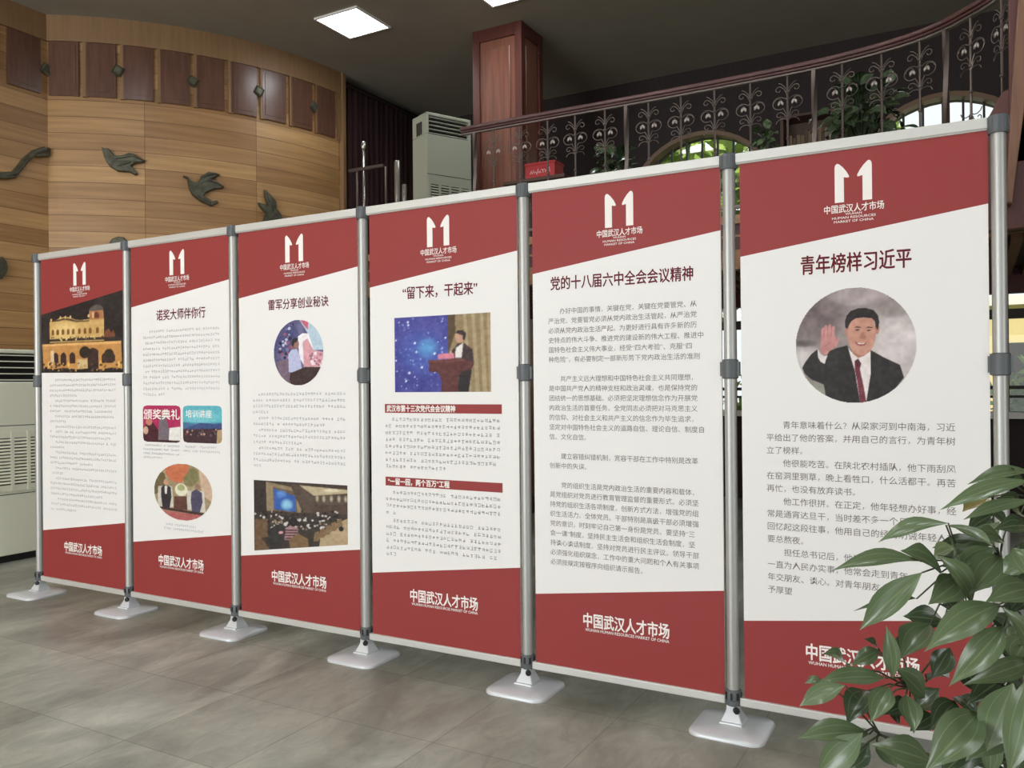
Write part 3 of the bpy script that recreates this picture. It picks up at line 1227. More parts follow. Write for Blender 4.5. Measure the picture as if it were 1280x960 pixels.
# --- panel 2
t, x0 = make_panel(1, 'second display panel from left, with two small photos above a round seated-meeting photo')
title(t, x0, '诺奖大师伴你行', 0.305, 0.769, 1.98, 0.07)
rows = [(1.875 - 0.0377 * k, 0.09 if k == 0 else 0, 0.3 if k == 11 else 1.0) for k in range(12)]
blurred(t, x0, rows, 0.165, 0.9, 0.0215, M['ink_pale'], seed=3)
p = Pic(110, 72, (178, 44, 92)).box((78, 160, 282, 365))
p.poly([(80, 365), (80, 285), (100, 262), (135, 255), (165, 300), (160, 365)], (74, 34, 42))
p.ell(112, 252, 18, 20, (196, 128, 110))
p.poly([(160, 365), (168, 230), (185, 210), (205, 222), (222, 300), (222, 365)], (116, 104, 112))
p.ell(190, 200, 14, 17, (176, 126, 108))
p.poly([(218, 355), (222, 284), (280, 276), (280, 352)], (232, 228, 222))
p.poly([(80, 365), (80, 350), (282, 352), (282, 365)], (66, 34, 40))
p.ell(94, 300, 14, 22, (210, 170, 150))
p.mesh('ceremony_photo', t, (x0 + 0.161, 1.147, x0 + 0.53, 1.388), YF - EPS, clip='round')
b = MB()
put_text(b, '颁奖典礼', x0 + 0.346, 1.33, YF - 2 * EPS, width=0.352, height=0.066, center=True, bold=0.02)
b.build('photo_lettering', M['ink_white'], t)
p = Pic(110, 72, (96, 176, 190)).box((295, 163, 510, 377))
p.a[:] = np.where((p.v < 0.55)[..., None], (70, 110, 150), (92, 178, 192))
p.ell(400, 230, 120, 50, (122, 198, 206), 1)
p.poly([(295, 300), (330, 285), (365, 272), (390, 262), (430, 262), (470, 268), (510, 262), (510, 300), (510, 320), (295, 320)], (62, 82, 128))
p.poly([(295, 377), (295, 300), (510, 292), (510, 377)], (66, 44, 50))
p.speck(30, 300, 295, 480, 335, [(186, 150, 134), (40, 30, 40), (120, 56, 56), (96, 80, 84)], 4, 7)
p.poly([(480, 377), (484, 300), (510, 296), (510, 377)], (184, 158, 120))
p.mesh('lecture_photo', t, (x0 + 0.553, 1.151, x0 + 0.909, 1.388), YF - EPS, clip='round')
b = MB()
put_text(b, '培训讲座', x0 + 0.70, 1.337, YF - 2 * EPS, width=0.24, height=0.048, center=True, bold=0.01)
b.build('photo_lettering', M['ink_white'], t)
blurred(t, x0, [(1.125, 0.06, 1), (1.098, 0, 1), (1.071, 0, 1), (1.044, 0, 0.55)], 0.161, 0.53, 0.017, M['ink_pale'], 'caption', 4)
blurred(t, x0, [(1.125, 0.06, 0.9), (1.098, 0, 1)], 0.553, 0.9, 0.017, M['ink_pale'], 'caption', 5)
p = Pic(150, 116, (168, 150, 116)).box((138, 478, 455, 790))
p.blotch(14, 6)
p.poly([(200, 500), (240, 484), (330, 484), (335, 540), (290, 585), (240, 580), (205, 540)], (196, 112, 78))
p.poly([(300, 560), (340, 500), (380, 510), (385, 560), (350, 600), (310, 600)], (128, 122, 82))
p.poly([(138, 600), (170, 520), (200, 540), (210, 590), (180, 640), (138, 660)], (110, 96, 66))
p.poly([(380, 480), (455, 560), (455, 680), (400, 640)], (206, 176, 150))
p.poly([(138, 800), (138, 740), (455, 752), (455, 800)], (176, 98, 96))
p.poly([(160, 700), (162, 610), (240, 605), (246, 720), (168, 730)], (206, 200, 188))
p.poly([(320, 725), (322, 625), (410, 620), (418, 735)], (206, 200, 188))
p.poly([(178, 660), (180, 615), (205, 600), (232, 612), (236, 665), (226, 725), (186, 725)], (52, 46, 52))
p.poly([(198, 610), (206, 604), (214, 610), (210, 650), (200, 650)], (226, 222, 216))
p.ell(206, 586, 13, 17, (206, 160, 130))
p.poly([(340, 670), (345, 628), (370, 612), (398, 630), (402, 680), (386, 740), (346, 740)], (78, 74, 96))
p.ell(376, 600, 13, 16, (150, 116, 100))
p.ell(289, 622, 34, 34, (226, 220, 196))
p.ell(289, 610, 20, 18, (170, 172, 120))
p.poly([(250, 660), (318, 655), (322, 730), (248, 730)], (96, 62, 52))
p.poly([(165, 735), (165, 722), (420, 738), (420, 752)], (70, 46, 42))
p.mesh('meeting_photo', t, (x0 + 0.266, 0.647, x0 + 0.82, 1.015), YF - EPS, clip='disc')
blurred(t, x0, [(0.615, 0.06, 0.85), (0.588, 0.04, 1)], 0.36, 0.74, 0.018, M['ink_pale'], 'caption', 6)

# --- panel 3
t, x0 = make_panel(2, 'third display panel from left, with a round speaker photo and a conference hall photo')
title(t, x0, '雷军分享创业秘诀', 0.298, 0.767, 1.992, 0.062)
p = Pic(130, 130, (96, 92, 130)).box((248, 135, 675, 700))
p.blotch(26, 9)
p.poly([(248, 135), (420, 135), (470, 260), (400, 420), (248, 420)], (78, 78, 122))
p.speck(45, 250, 150, 420, 460, [(190, 196, 222), (44, 42, 66), (120, 116, 160), (150, 90, 110)], 6, 17)
p.poly([(470, 135), (675, 135), (675, 400), (560, 400), (540, 250)], (186, 206, 220))
p.poly([(480, 145), (550, 150), (545, 230)], (206, 110, 130))
p.poly([(460, 280), (500, 255), (550, 260), (590, 390), (530, 560), (470, 460)], (240, 234, 238))
p.poly([(500, 330), (540, 300), (590, 400), (675, 420), (675, 545), (510, 545)], (216, 160, 168))
p.speck(25, 560, 420, 670, 530, [(240, 220, 226), (170, 110, 130)], 6, 16)
p.poly([(270, 490), (390, 470), (400, 700), (330, 690)], (120, 100, 116))
p.poly([(380, 580), (378, 430), (405, 390), (450, 385), (478, 450), (490, 560), (440, 590)], (186, 190, 220))
p.ell(442, 345, 28, 40, (150, 108, 96))
p.poly([(405, 345), (410, 305), (435, 290), (460, 300), (452, 325), (430, 335), (420, 370)], (42, 38, 42))
p.poly([(385, 640), (395, 590), (520, 540), (675, 545), (660, 620), (560, 700), (400, 700)], (62, 44, 42))
p.mesh('speaker_photo', t, (x0 + 0.337, 1.508, x0 + 0.728, 1.895), YF - EPS, clip='disc')
rows = []
ends = {3: .2, 5: .8, 8: .55, 12: .12}
for k in range(13):
    rows.append((1.46 - 0.036 * k, 0.09 if k == 0 or (k - 1) in ends else 0, ends.get(k, 1.0)))
blurred(t, x0, rows, 0.16, 0.905, 0.022, M['ink_pale'], seed=7)
p = Pic(170, 102, (70, 58, 50)).box((62, 150, 652, 600))
p.poly([(62, 150), (145, 158), (150, 360), (62, 370)], (52, 44, 40))
p.poly([(145, 158), (400, 200), (400, 360), (148, 345)], (150, 132, 104))
p.poly([(190, 190), (340, 215), (345, 360), (195, 345)], (108, 92, 74))
p.poly([(300, 165), (370, 172), (470, 240), (440, 360), (380, 360)], (88, 74, 64))
p.poly([(360, 170), (652, 185), (652, 215), (450, 238)], (188, 172, 140))
p.ell(560, 196, 60, 16, (226, 216, 186), 0.8)
p.poly([(450, 240), (652, 212), (652, 300), (450, 305)], (88, 76, 66))
for x in (470, 510, 555, 600, 640):
    p.ell(x, 256, 13, 32, (190, 176, 148), 1)
p.poly([(430, 310), (652, 304), (652, 372), (430, 365)], (84, 66, 56))
p.poly([(196, 200), (335, 245), (336, 355), (198, 335)], (58, 96, 170))
p.ell(280, 305, 46, 44, (150, 206, 230), 0.9)
p.ell(245, 235, 40, 30, (96, 140, 205), 0.9)
p.poly([(62, 360), (200, 350), (652, 372), (652, 600), (62, 600)], (62, 54, 48))
p.speck(120, 70, 350, 600, 430, [(200, 196, 190), (40, 34, 34), (80, 66, 58), (60, 50, 46)], 5, 10)
p.speck(40, 160, 400, 500, 470, [(206, 202, 196), (44, 38, 38), (60, 50, 46)], 6, 13)
p.poly([(480, 600), (490, 500), (560, 450), (652, 400), (652, 600)], (178, 156, 122))
p.speck(70, 90, 380, 560, 480, [(190, 184, 176), (120, 100, 80), (54, 46, 44), (150, 128, 100)], 4, 9)
for q_ in range(5):
    xq, yq = 470 + 34 * q_, 500 - 22 * q_
    p.poly([(xq - 26, yq + 60), (xq - 18, yq), (xq + 8, yq - 12), (xq + 16, yq + 40), (xq + 4, yq + 60)], (130 + 6 * (q_ % 2), 108, 80))
p.poly([(65, 600), (70, 400), (150, 400), (160, 515), (110, 520), (170, 600)], (108, 84, 62))
p.poly([(170, 600), (150, 470), (240, 430), (300, 480), (240, 590)], (50, 48, 46))
p.poly([(262, 540), (270, 460), (310, 440), (350, 470), (345, 540)], (168, 130, 132))
for k in range(4):
    p.poly([(266, 470 + 18 * k), (346, 475 + 18 * k), (346, 483 + 18 * k), (266, 478 + 18 * k)], (66, 40, 48))
p.ell(320, 420, 28, 32, (38, 32, 34))
p.poly([(300, 600), (290, 540), (350, 500), (410, 540), (415, 600)], (126, 100, 72))
p.ell(240, 490, 16, 9, (206, 150, 156))
p.ell(612, 478, 14, 18, (36, 30, 30))
p.mesh('hall_photo', t, [(x0 + 0.163, 0.512), (x0 + 0.894, 0.61), (x0 + 0.894, 0.943), (x0 + 0.163, 0.94)], YF - EPS)

# --- panel 4
t, x0 = make_panel(3, 'fourth display panel from left, with a podium speaker before a blue screen')
title(t, x0, '“留下来，干起来”', 0.275, 0.746, 2.0, 0.068)
p = Pic(110, 76, (70, 70, 146)).box((75, 200, 798, 778))
p.blotch(10, 6)
p.ell(300, 480, 230, 200, (76, 96, 176), 1)
p.ell(335, 440, 90, 85, (96, 160, 212), 1)
p.speck(120, 85, 215, 480, 760, [(130, 160, 220), (176, 200, 236), (96, 120, 196)], 2, 6)
p.speck(14, 85, 215, 480, 700, [(226, 236, 250)], 5, 9)
p.poly([(488, 200), (798, 185), (798, 778), (560, 778), (488, 520)], (146, 126, 92))
p.poly([(488, 200), (540, 200), (545, 330), (488, 500)], (88, 70, 44))
for k, (xa, xb) in enumerate(((600, 640), (660, 700), (720, 750), (770, 798))):
    p.poly([(xa, 190), (xa + 22, 190), (xb + 18, 778), (xb - 14, 778)], (172, 152, 116))
p.poly([(545, 440), (560, 415), (610, 418), (665, 465), (678, 570), (655, 612), (585, 600), (520, 560), (500, 490)], (64, 46, 46))
p.poly([(545, 450), (575, 430), (600, 415), (588, 525), (540, 525)], (232, 226, 220))
p.ell(574, 372, 33, 46, (196, 150, 126))
p.poly([(543, 345), (560, 322), (600, 322), (622, 345), (612, 390), (600, 400), (596, 360), (560, 345)], (48, 38, 36))
p.poly([(565, 620), (660, 615), (636, 778), (560, 778)], (44, 36, 38))
p.poly([(342, 535), (600, 530), (672, 560), (655, 612), (590, 625), (562, 660), (560, 778), (435, 778), (440, 690), (412, 628), (345, 622)], (92, 48, 46))
p.poly([(342, 535), (600, 530), (610, 550), (342, 556)], (112, 62, 56))
p.poly([(412, 492), (532, 488), (535, 526), (412, 530)], (216, 130, 150))
p.poly([(500, 480), (512, 470), (520, 490), (510, 500)], (206, 160, 140))
p.mesh('podium_photo', t, (x0 + 0.217, 1.467, x0 + 0.823, 1.87), YF - EPS)
b = MB()
for z in (1.379, 0.982):
    b.add([(x0 + xx, YF - EPS, zz) for xx, zz in ((0.147, z - 0.024), (0.885, z - 0.024), (0.885, z + 0.024), (0.147, z + 0.024))], [(0, 1, 2, 3)])
b.build('heading_bar', M['red'], t)
b = MB()
put_text(b, '武汉市第十三次党代会会议精神', x0 + 0.16, 1.379, YF - 2 * EPS, width=0.445, height=0.036, bold=0.03)
put_text(b, '“一留一回，两个百万”工程', x0 + 0.165, 0.982, YF - 2 * EPS, width=0.40, height=0.036, bold=0.03)
b.build('heading_text', M['ink_white'], t)
rows = [(1.32 - 0.0366 * k, 0.07 if k == 0 else 0, 0.55 if k == 7 else 1) for k in range(8)]
rows += [(0.922 - 0.0366 * k, 0.07 if k == 0 else 0, 0.1 if k == 3 else 1) for k in range(4)]
rows += [(0.77 - 0.0366 * k, 0.07 if k == 0 else 0, 0.1 if k == 5 else 1) for k in range(6)]
blurred(t, x0, rows, 0.146, 0.884, 0.0235, mat('ink_mid_grey', (176, 174, 173), 0.8, spec=0.1), seed=8)

# --- panel 5
t, x0 = make_panel(4, 'fifth display panel from left, filled with text paragraphs and no photo')
title(t, x0, '党的十八届六中全会会议精神', 0.149, 0.857, 1.992, 0.066)
L5 = ['__办好中国的事情，关键在党，关键在党要管党、从', '严治党。党要管党必须从党内政治生活管起，从严治党', '必须从党内政治生活严起。为更好进行具有许多新的历',
      '史特点的伟大斗争、推进党的建设新的伟大工程、推进中', '国特色社会主义伟大事业，经受“四大考验”、克服“四', '种危险”，有必要制定一部新形势下党内政治生活的准则', '',
      '__共产主义远大理想和中国特色社会主义共同理想，', '是中国共产党人的精神支柱和政治灵魂，也是保持党的', '团结统一的思想基础。必须把坚定理想信念作为开展党',
      '内政治生活的首要任务。全党同志必须把对马克思主义', '的信仰、对社会主义和共产主义的信念作为毕生追求，', '坚定对中国特色社会主义的道路自信、理论自信、制度自', '信、文化自信。', '',
      '__建立容错纠错机制，宽容干部在工作中特别是改革', '创新中的失误。', '',
      '__党的组织生活是党内政治生活的重要内容和载体，', '是党组织对党员进行教育管理监督的重要形式。必须坚', '持党的组织生活各项制度，创新方式方法，增强党的组',
      '织生活活力。全体党员、干部特别是高级干部必须增强', '党的意识，时刻牢记自己第一身份是党员。要坚持“三', '会一课”制度，坚持民主生活会和组织生活会制度，坚',
      '持谈心谈话制度，坚持对党员进行民主评议。领导干部', '必须强化组织观念，工作中的重大问题和个人有关事项', '必须按规定按程序向组织请示报告。']
body(t, x0, L5, 0.134, 1.855, 0.0468, 0.0308, M['ink_grey'])

# --- panel 6
t, x0 = make_panel(5, 'rightmost display panel, with the round portrait of a waving man in a dark suit')
title(t, x0, '青年榜样习近平', 0.301, 0.718, 1.988, 0.078)
L6 = ['__青年意味着什么？从梁家河到中南海，习近', '平给出了他的答案，并用自己的言行，为青年树', '立了榜样。', '__他很能吃苦。在陕北农村插队，他下雨刮风',
      '在窑洞里铡草，晚上看牲口，什么活都干。再苦', '再忙，也没有放弃读书。', '__他工作很拼。在正定，他年轻想办好事，经', '常是通宵达旦干，当时差不多一个月',
      '回忆起这段往事，他用自己的经历劝诫年轻人不', '要总熬夜。', '__担任总书记后，他仍然', '一直为人民办实事，他常会走到青年', '年交朋友、谈心。对青年朋友', '予厚望']
body(t, x0, L6, 0.152, 1.32, 0.0539, 0.034, M['ink_grey'])
p = Pic(190, 190, (168, 156, 154)).box((130, 58, 1015, 868))
p.a[:] = (150, 138, 136)
p.ell(300, 240, 260, 240, (112, 98, 98), 1)
p.ell(900, 500, 330, 330, (206, 196, 194), 0.8)
p.ell(180, 560, 200, 120, (196, 188, 184), 0.8)
p.ell(620, 110, 260, 90, (176, 162, 162), 0.8)
p.ell(860, 240, 120, 50, (146, 136, 132), 1)
p.ell(200, 440, 110, 30, (96, 88, 86), 1)
p.blotch(12, 7)
p.blotch(7, 14)
p.poly([(190, 680), (345, 740), (360, 820), (300, 800), (240, 760)], (150, 148, 134))
suit = (47, 43, 42)
p.poly([(182, 615), (205, 575), (255, 515), (300, 484), (335, 575), (358, 585), (362, 540), (392, 498), (450, 478), (520, 462), (600, 560), (690, 498), (780, 550), (895, 605), (922, 690), (862, 765), (730, 850), (600, 872), (450, 856), (360, 820), (345, 735), (250, 695), (200, 655)], suit)
p.poly([(526, 470), (545, 500), (600, 552), (660, 520), (690, 503), (697, 560), (694, 660), (662, 850), (612, 868), (575, 640), (548, 550)], (232, 222, 218))
p.poly([(520, 462), (600, 556), (596, 640), (630, 868), (590, 868), (545, 600)], suit) if False else None
p.poly([(574, 572), (600, 556), (622, 590), (612, 628), (640, 760), (656, 862), (612, 868), (592, 720), (574, 625)], (116, 54, 64))
p.poly([(574, 572), (600, 556), (622, 590), (606, 612), (580, 608)], (92, 42, 54))
p.poly([(690, 505), (720, 560), (700, 700), (668, 856), (655, 856), (690, 660)], suit)
p.poly([(300, 480), (322, 515), (352, 535), (376, 528), (352, 588), (322, 572), (304, 540)], (222, 214, 210))
skin = (198, 146, 126)
p.poly([(545, 480), (548, 430), (700, 430), (690, 505), (640, 540), (600, 552), (560, 520)], (176, 122, 104))
p.ell(624, 378, 104, 150, skin)
p.poly([(522, 360), (728, 360), (722, 440), (700, 490), (650, 530), (605, 532), (560, 505), (532, 450)], skin)
p.ell(738, 352, 16, 38, (182, 128, 110))
p.ell(516, 368, 10, 30, (186, 132, 114))
hair = (44, 37, 35)
p.poly([(508, 335), (508, 290), (520, 255), (550, 224), (600, 208), (660, 208), (715, 226), (745, 262), (754, 310), (740, 365), (728, 340), (720, 300), (700, 280), (640, 272), (585, 276), (552, 296), (536, 322), (524, 350)], hair)
for xa, xb, yb in ((572, 622, 340), (655, 706, 345)):
    p.poly([(xa, yb + 2), (xa + 20, yb - 9), (xb, yb - 2), (xb, yb + 4), (xa + 20, yb)], (70, 52, 46))
    p.poly([(xa + 4, yb + 20), (xa + 24, yb + 12), (xb - 4, yb + 19), (xa + 24, yb + 22)], (60, 44, 42))
p.poly([(628, 370), (642, 368), (660, 412), (640, 422), (612, 416)], (182, 128, 110))
p.ell(600, 432, 26, 20, (206, 150, 132), 1)
p.ell(686, 432, 22, 20, (206, 150, 132), 1)
p.poly([(578, 440), (610, 446), (655, 446), (664, 442), (650, 464), (618, 470), (592, 460)], (150, 74, 72))
p.poly([(590, 446), (655, 449), (640, 457), (606, 456)], (232, 218, 210))
hand = (196, 138, 134)
p.poly([(330, 520), (318, 490), (326, 430), (332, 400), (400, 385), (440, 400), (446, 440), (420, 480), (385, 505), (372, 526)], hand)
for pts in ([(326, 410), (330, 350), (342, 330), (352, 336), (352, 410)], [(350, 405), (352, 325), (364, 312), (376, 320), (376, 405)], [(375, 402), (382, 318), (394, 308), (405, 318), (404, 402)], [(402, 402), (410, 330), (422, 320), (432, 332), (430, 410)], [(425, 470), (440, 430), (456, 402), (466, 408), (462, 430), (440, 476)]):
    p.poly(pts, hand)
for xa, ya, xb, yb in ((352, 400, 352, 340), (377, 398, 379, 330), (404, 398, 407, 335), (345, 470, 400, 440)):
    p.poly([(xa - 2, ya), (xa + 2, ya), (xb + 2, yb), (xb - 2, yb)], (166, 104, 102))
p.mesh('portrait_photo', t, (x0 + 0.276, 1.413, x0 + 0.735, 1.884), YF - EPS, clip='disc')

# ---------------------------------------------------------------- air conditioners
def make_ac(width, depth, height, body_m, gh=0.285):
    """cabinet unit, front facing -Y, origin at the middle of its base; top grille, louvred intake, feet"""
    t = thing('air_conditioner', None, 'air conditioner')
    hw, hd = width / 2, depth / 2
    q = MB()
    q.box((-hw, -hd, 0.06), (hw, hd, height - gh))
    q.box((-hw, -hd + 0.07, height - gh), (hw, hd, height - 0.03))
    q.box((-hw, -hd, height - 0.035), (hw, hd, height))
    for sx in (-1, 1):
        q.box((min(sx * hw, sx * (hw - 0.03)), -hd, height - gh), (max(sx * hw, sx * (hw - 0.03)), -hd + 0.08, height))
    q.build('cabinet', body_m, t, bevel=0.008)
    MB().box((-hw + 0.02, -hd + 0.02, 0), (hw - 0.02, hd - 0.02, 0.06)).build('plinth', M['ac_dark'], t)
    g = MB()
    g.box((-hw + 0.03, -hd + 0.045, height - gh), (hw - 0.03, -hd + 0.072, height - 0.035))
    go = g.build('top_grille', M['ac_dark'], t)
    n = 5
    for k in range(n):
        z = height - gh + 0.012 + (gh - 0.05) * k / (n - 1) * 0.92
        s = MB().box((-hw + 0.03, -hd + 0.012, z), (hw - 0.03, -hd + 0.05, z + 0.009), 0, None)
        s.build('grille_slat', body_m, go)
    # intake
    z0, z1 = height - 1.24, height - 0.72
    fr = MB()
    fr.box((-hw + 0.015, -hd - 0.008, z0), (hw - 0.015, -hd, z0 + 0.055))
    fr.box((-hw + 0.015, -hd - 0.008, z1 - 0.055), (hw - 0.015, -hd, z1))
    cols = 4
    cw = (width - 0.05) / cols
    for k in range(cols + 1):
        x = -hw + 0.025 + cw * k
        fr.box((x - 0.014, -hd - 0.014, z0), (x + 0.014, -hd, z1))
    fo = fr.build('intake_frame', body_m, t)
    MB().box((-hw + 0.02, -hd - 0.0015, z0 + 0.02), (hw - 0.02, -hd - 0.0005, z1 - 0.02)).build('intake_backing', M['ac_dark'], fo)
    lv = MB()
    nl = 14
    for k in range(nl):
        z = z0 + 0.06 + (z1 - z0 - 0.12) * (k + 0.5) / nl
        Mx = Matrix.Translation((0, -hd - 0.004, z)) @ Matrix.Rotation(math.radians(-35), 4, 'X')
        lv.box((-hw + 0.03, -0.007, -0.009), (hw - 0.03, 0.003, 0.009), 0, Mx)
    lv.build('louvres', body_m, fo)
    # seams of the front doors
    sm = MB()
    for z in (z1 + 0.05, z0 - 0.03):
        sm.box((-hw + 0.002, -hd - 0.0012, z), (hw - 0.002, -hd, z + 0.006))
    sm.build('door_seam', M['ac_dark'], t)
    sg = MB()
    for k in range(3):
        sg.box((-hw - 0.003, -0.06 + 0.045 * k, height - 0.22), (-hw + 0.001, -0.025 + 0.045 * k, height - 0.08))
    sg.build('side_vent', M['ac_dark'], t)
    return t


ac1 = make_ac(0.62, 0.42, 1.855, M['ac'])
ac1['label'] = 'cream cabinet air conditioner standing on the floor at the left edge'
ac1.location = (-1.33 - 0.21, 0.56, 0)
ac1.rotation_euler = (0, 0, PI / 2)
ac2 = make_ac(0.56, 0.33, 1.8, M['ac_green'], 0.235)
ac2['label'] = 'grey-cream cabinet air conditioner on the gallery left of the wooden column'
for o in (ac1, ac2):
    o['group'] = 'cabinet air conditioners'
fx = Vector((0.244, 0.488, 0)).normalized()
ang = math.atan2(fx.y, fx.x)
bk = Vector((-fx.y, fx.x, 0))
ctr = Vector((0.903, 3.704, 0)) + fx * 0.28 + bk * 0.165
ac2.location = (ctr.x, ctr.y, GF)
ac2.rotation_euler = (0, 0, ang)

# ---------------------------------------------------------------- dark curtain beyond the plank wall
q = MB()
n = 150
vs = []
for i in range(n + 1):
    y = 5.12 + (FARY - 0.12 - 5.12) * i / n
    x = -1.38 + 0.035 * math.sin(i * 0.75) + 0.012 * math.sin(i * 1.9)
    vs += [(x, y, 0.02), (x, y, 5.55), (x - 0.01, y, 0.02), (x - 0.01, y, 5.55)]
fs = []
for i in range(n):
    a, b = 4 * i, 4 * i + 4
    fs += [(a, b, b + 1, a + 1), (b + 2, a + 2, a + 3, b + 3), (a + 1, b + 1, b + 3, a + 3)]
q.add(vs, fs)
cu = thing('stage_curtain', 'dark maroon floor-length curtain hanging beyond the curved plank wall', 'curtain', (-1.38, 6.2, 0))
q.build('fabric', M['curtain'], cu, smooth=True)
MB().tube([(-1.38, 5.1, 5.58), (-1.38, FARY - 0.1, 5.58)], 0.025, 10).build('curtain_rod', M['frame_dark'], cu)

# ---------------------------------------------------------------- balcony railing
ra = thing('balcony_railing', 'wrought iron scroll railing with reddish wooden handrail along the gallery', 'railing', (4.2, 2.3, GF))
RZ = 3.65


def at_s(s):
    acc = 0
    for i in range(len(RQ) - 1):
        d = (RQ[i + 1] - RQ[i]).length
        if acc + d >= s:
            p = RQ[i].lerp(RQ[i + 1], (s - acc) / d)
            return p, (RQ[i + 1] - RQ[i]).normalized()
        acc += d
    return RQ[-1], (RQ[-1] - RQ[-2]).normalized()


LEN = sum((RQ[i + 1] - RQ[i]).length for i in range(len(RQ) - 1))
hr = MB()
pts = [(p.x, p.y) for p in RP]
pts = [(pts[0][0] - 0.02, pts[0][1])] + pts
ribbon(hr, pts, -0.022, 0.022, RZ - 0.022, RZ - 0.004)
ribbon(hr, pts, -0.033, 0.033, RZ - 0.004, RZ + 0.024)
hr.build('handrail', M['handrail'], ra, bevel=0.008)
h2 = MB()
ribbon(h2, pts, -0.018, 0.018, GF + 0.09, GF + 0.11)
ribbon(h2, pts, -0.014, 0.014, RZ - 0.04, RZ - 0.028)
h2.build('flat_bar', M['iron'], ra)


def spiral(cx, cz, r0, r1, a0, a1, n=12):
    out = []
    for i in range(n + 1):
        t = i / n
        r = r0 + (r1 - r0) * t
        a = math.radians(a0 + (a1 - a0) * t)
        out.append((cx + r * math.cos(a), cz + r * math.sin(a)))
    return out


def scroll_set():  # noqa
    """polylines (x, z) below the handrail, z measured down from it; one side, mirrored later"""
    L = []
    # little top curl
    L.append([(0.004, -0.165), (0.018, -0.13), (0.04, -0.108)] + spiral(0.052, -0.128, 0.024, 0.009, 120, -170, 9))
    # fly-away leaf tips
    L.append([(0.003, -0.14), (0.014, -0.115), (0.036, -0.09), (0.052, -0.082)])
    # the big heart lobe
    L.append([(0.003, -0.195)] + spiral(0.047, -0.222, 0.042, 0.042, 140, -120, 16) + [(0.012, -0.29), (0.004, -0.315)])
    # inner curl that carries the leaf
    L.append([(0.086, -0.215)] + spiral(0.05, -0.212, 0.033, 0.016, 0, 150, 8))
    # curls under the heart
    L.append([(0.004, -0.335), (0.02, -0.30), (0.036, -0.287)] + spiral(0.05, -0.305, 0.022, 0.008, 120, -160, 9))
    L.append([(0.003, -0.345), (0.016, -0.332), (0.04, -0.33), (0.062, -0.342), (0.07, -0.36)])
    return L


def make_baluster():
    m = MB()
    m.tube([(0, 0, GF + 0.1 - RZ), (0, 0, -0.03)], 0.0075, 6)
    for z in (-0.15, -0.195, -0.32, -0.47, -0.62, -0.745, -0.79):
        m.lathe([(0.006, z - 0.012), (0.0125, z - 0.004), (0.0125, z + 0.004), (0.006, z + 0.012)], n=8)
    sc = MB()
    lv = MB()
    mid = -0.47
    for line in scroll_set():
        for sx in (-1, 1):
            sc.tube([(sx * x * 1.12, 0, z) for x, z in line], 0.0031, 5)
            sc.tube([(sx * x * 1.12, 0, 2 * mid - z) for x, z in line], 0.0031, 5)
    for sx in (-1, 1):
        for z in (-0.222, 2 * mid + 0.235):
            for dx, tilt in ((0.036, 25), (0.056, -20)):
                Mx = Matrix.Translation((sx * dx, -0.004, z)) @ Matrix.Rotation(math.radians(tilt * sx), 4, 'Y')
                g = MB().lathe([(0.001, -0.018), (0.0085, -0.008), (0.0105, 0.003), (0.006, 0.014), (0.001, 0.02)], n=8)
                lv.add([Mx @ Vector((a, c * 0.6, d)) for a, c, d in g.v], g.f)
    return m, sc, lv


m_, s_, l_ = make_baluster()
proto = None
for s in (0.291, 0.54, 0.79, 1.03, 1.28, 1.63, 1.88, 2.13, 2.385, 2.64, 3.0, 3.25, 3.49, 3.85, 4.1):
    pnt, tan = at_s(min(s, LEN - 0.01))
    if proto is None:
        proto = MB()
        proto.v, proto.f, proto.m = m_.v, m_.f, m_.m
        o = proto.build('baluster', M['iron'])
        sc_o = MB(); sc_o.v, sc_o.f, sc_o.m = s_.v, s_.f, s_.m
        so_ = sc_o.build('scrollwork', M['iron']); so_.parent = o
        lv_o = MB(); lv_o.v, lv_o.f, lv_o.m = l_.v, l_.f, l_.m
        lo_ = lv_o.build('leaf_ornament', M['iron_bright'], None, smooth=True); lo_.parent = o
        o.parent = ra
        proto = o
    else:
        o = proto.copy(); C.objects.link(o); o.parent = ra
        for ch in proto.children:
            c2 = ch.copy(); C.objects.link(c2); c2.parent = o
    o.location = Vector((pnt.x, pnt.y, RZ)) - ra.location
    o.rotation_euler = (0, 0, math.atan2(tan.y, tan.x))
for s in (0.111, 1.455, 2.817, 3.665):
    pnt, tan = at_s(s)
    q = MB()
    hgt = RZ - 0.03
    rings, nr = [], 26
    vs, fs = [], []
    for k in range(nr + 1):
        z = GF + (hgt - GF) * k / nr
        a0 = math.radians(14 * k)
        for c in range(4):
            a = a0 * 0.5 + PI / 4 + c * PI / 2 + math.atan2(tan.y, tan.x)
            vs.append((pnt.x + 0.019 * math.cos(a), pnt.y + 0.019 * math.sin(a), z))
    for k in range(nr):
        fs += [(k * 4 + c, k * 4 + (c + 1) % 4, k * 4 + 4 + (c + 1) % 4, k * 4 + 4 + c) for c in range(4)]
    fs += [(3, 2, 1, 0), tuple(nr * 4 + c for c in range(4))]
    q.add(vs, fs)
    q.box((pnt.x - 0.03, pnt.y - 0.03, GF), (pnt.x + 0.03, pnt.y + 0.03, GF + 0.02))
    q.build('railing_post', M['iron'], ra)
ep = MB().box((6.19, 1.50, GF), (6.262, 1.57, 5.69))
ep.box((6.085, 1.5, 2.3), (6.27, 1.6, 2.9))
ep.prism([(6.085, 2.9), (6.2, 2.9), (6.2, 3.06), (6.16, 3.04)], -1.58, -1.52, M=Matrix(((1, 0, 0, 0), (0, 0, -1, 0), (0, 1, 0, 0), (0, 0, 0, 1))))
struct(ep.build('trim_post', M['column_dark'], bevel=0.006))

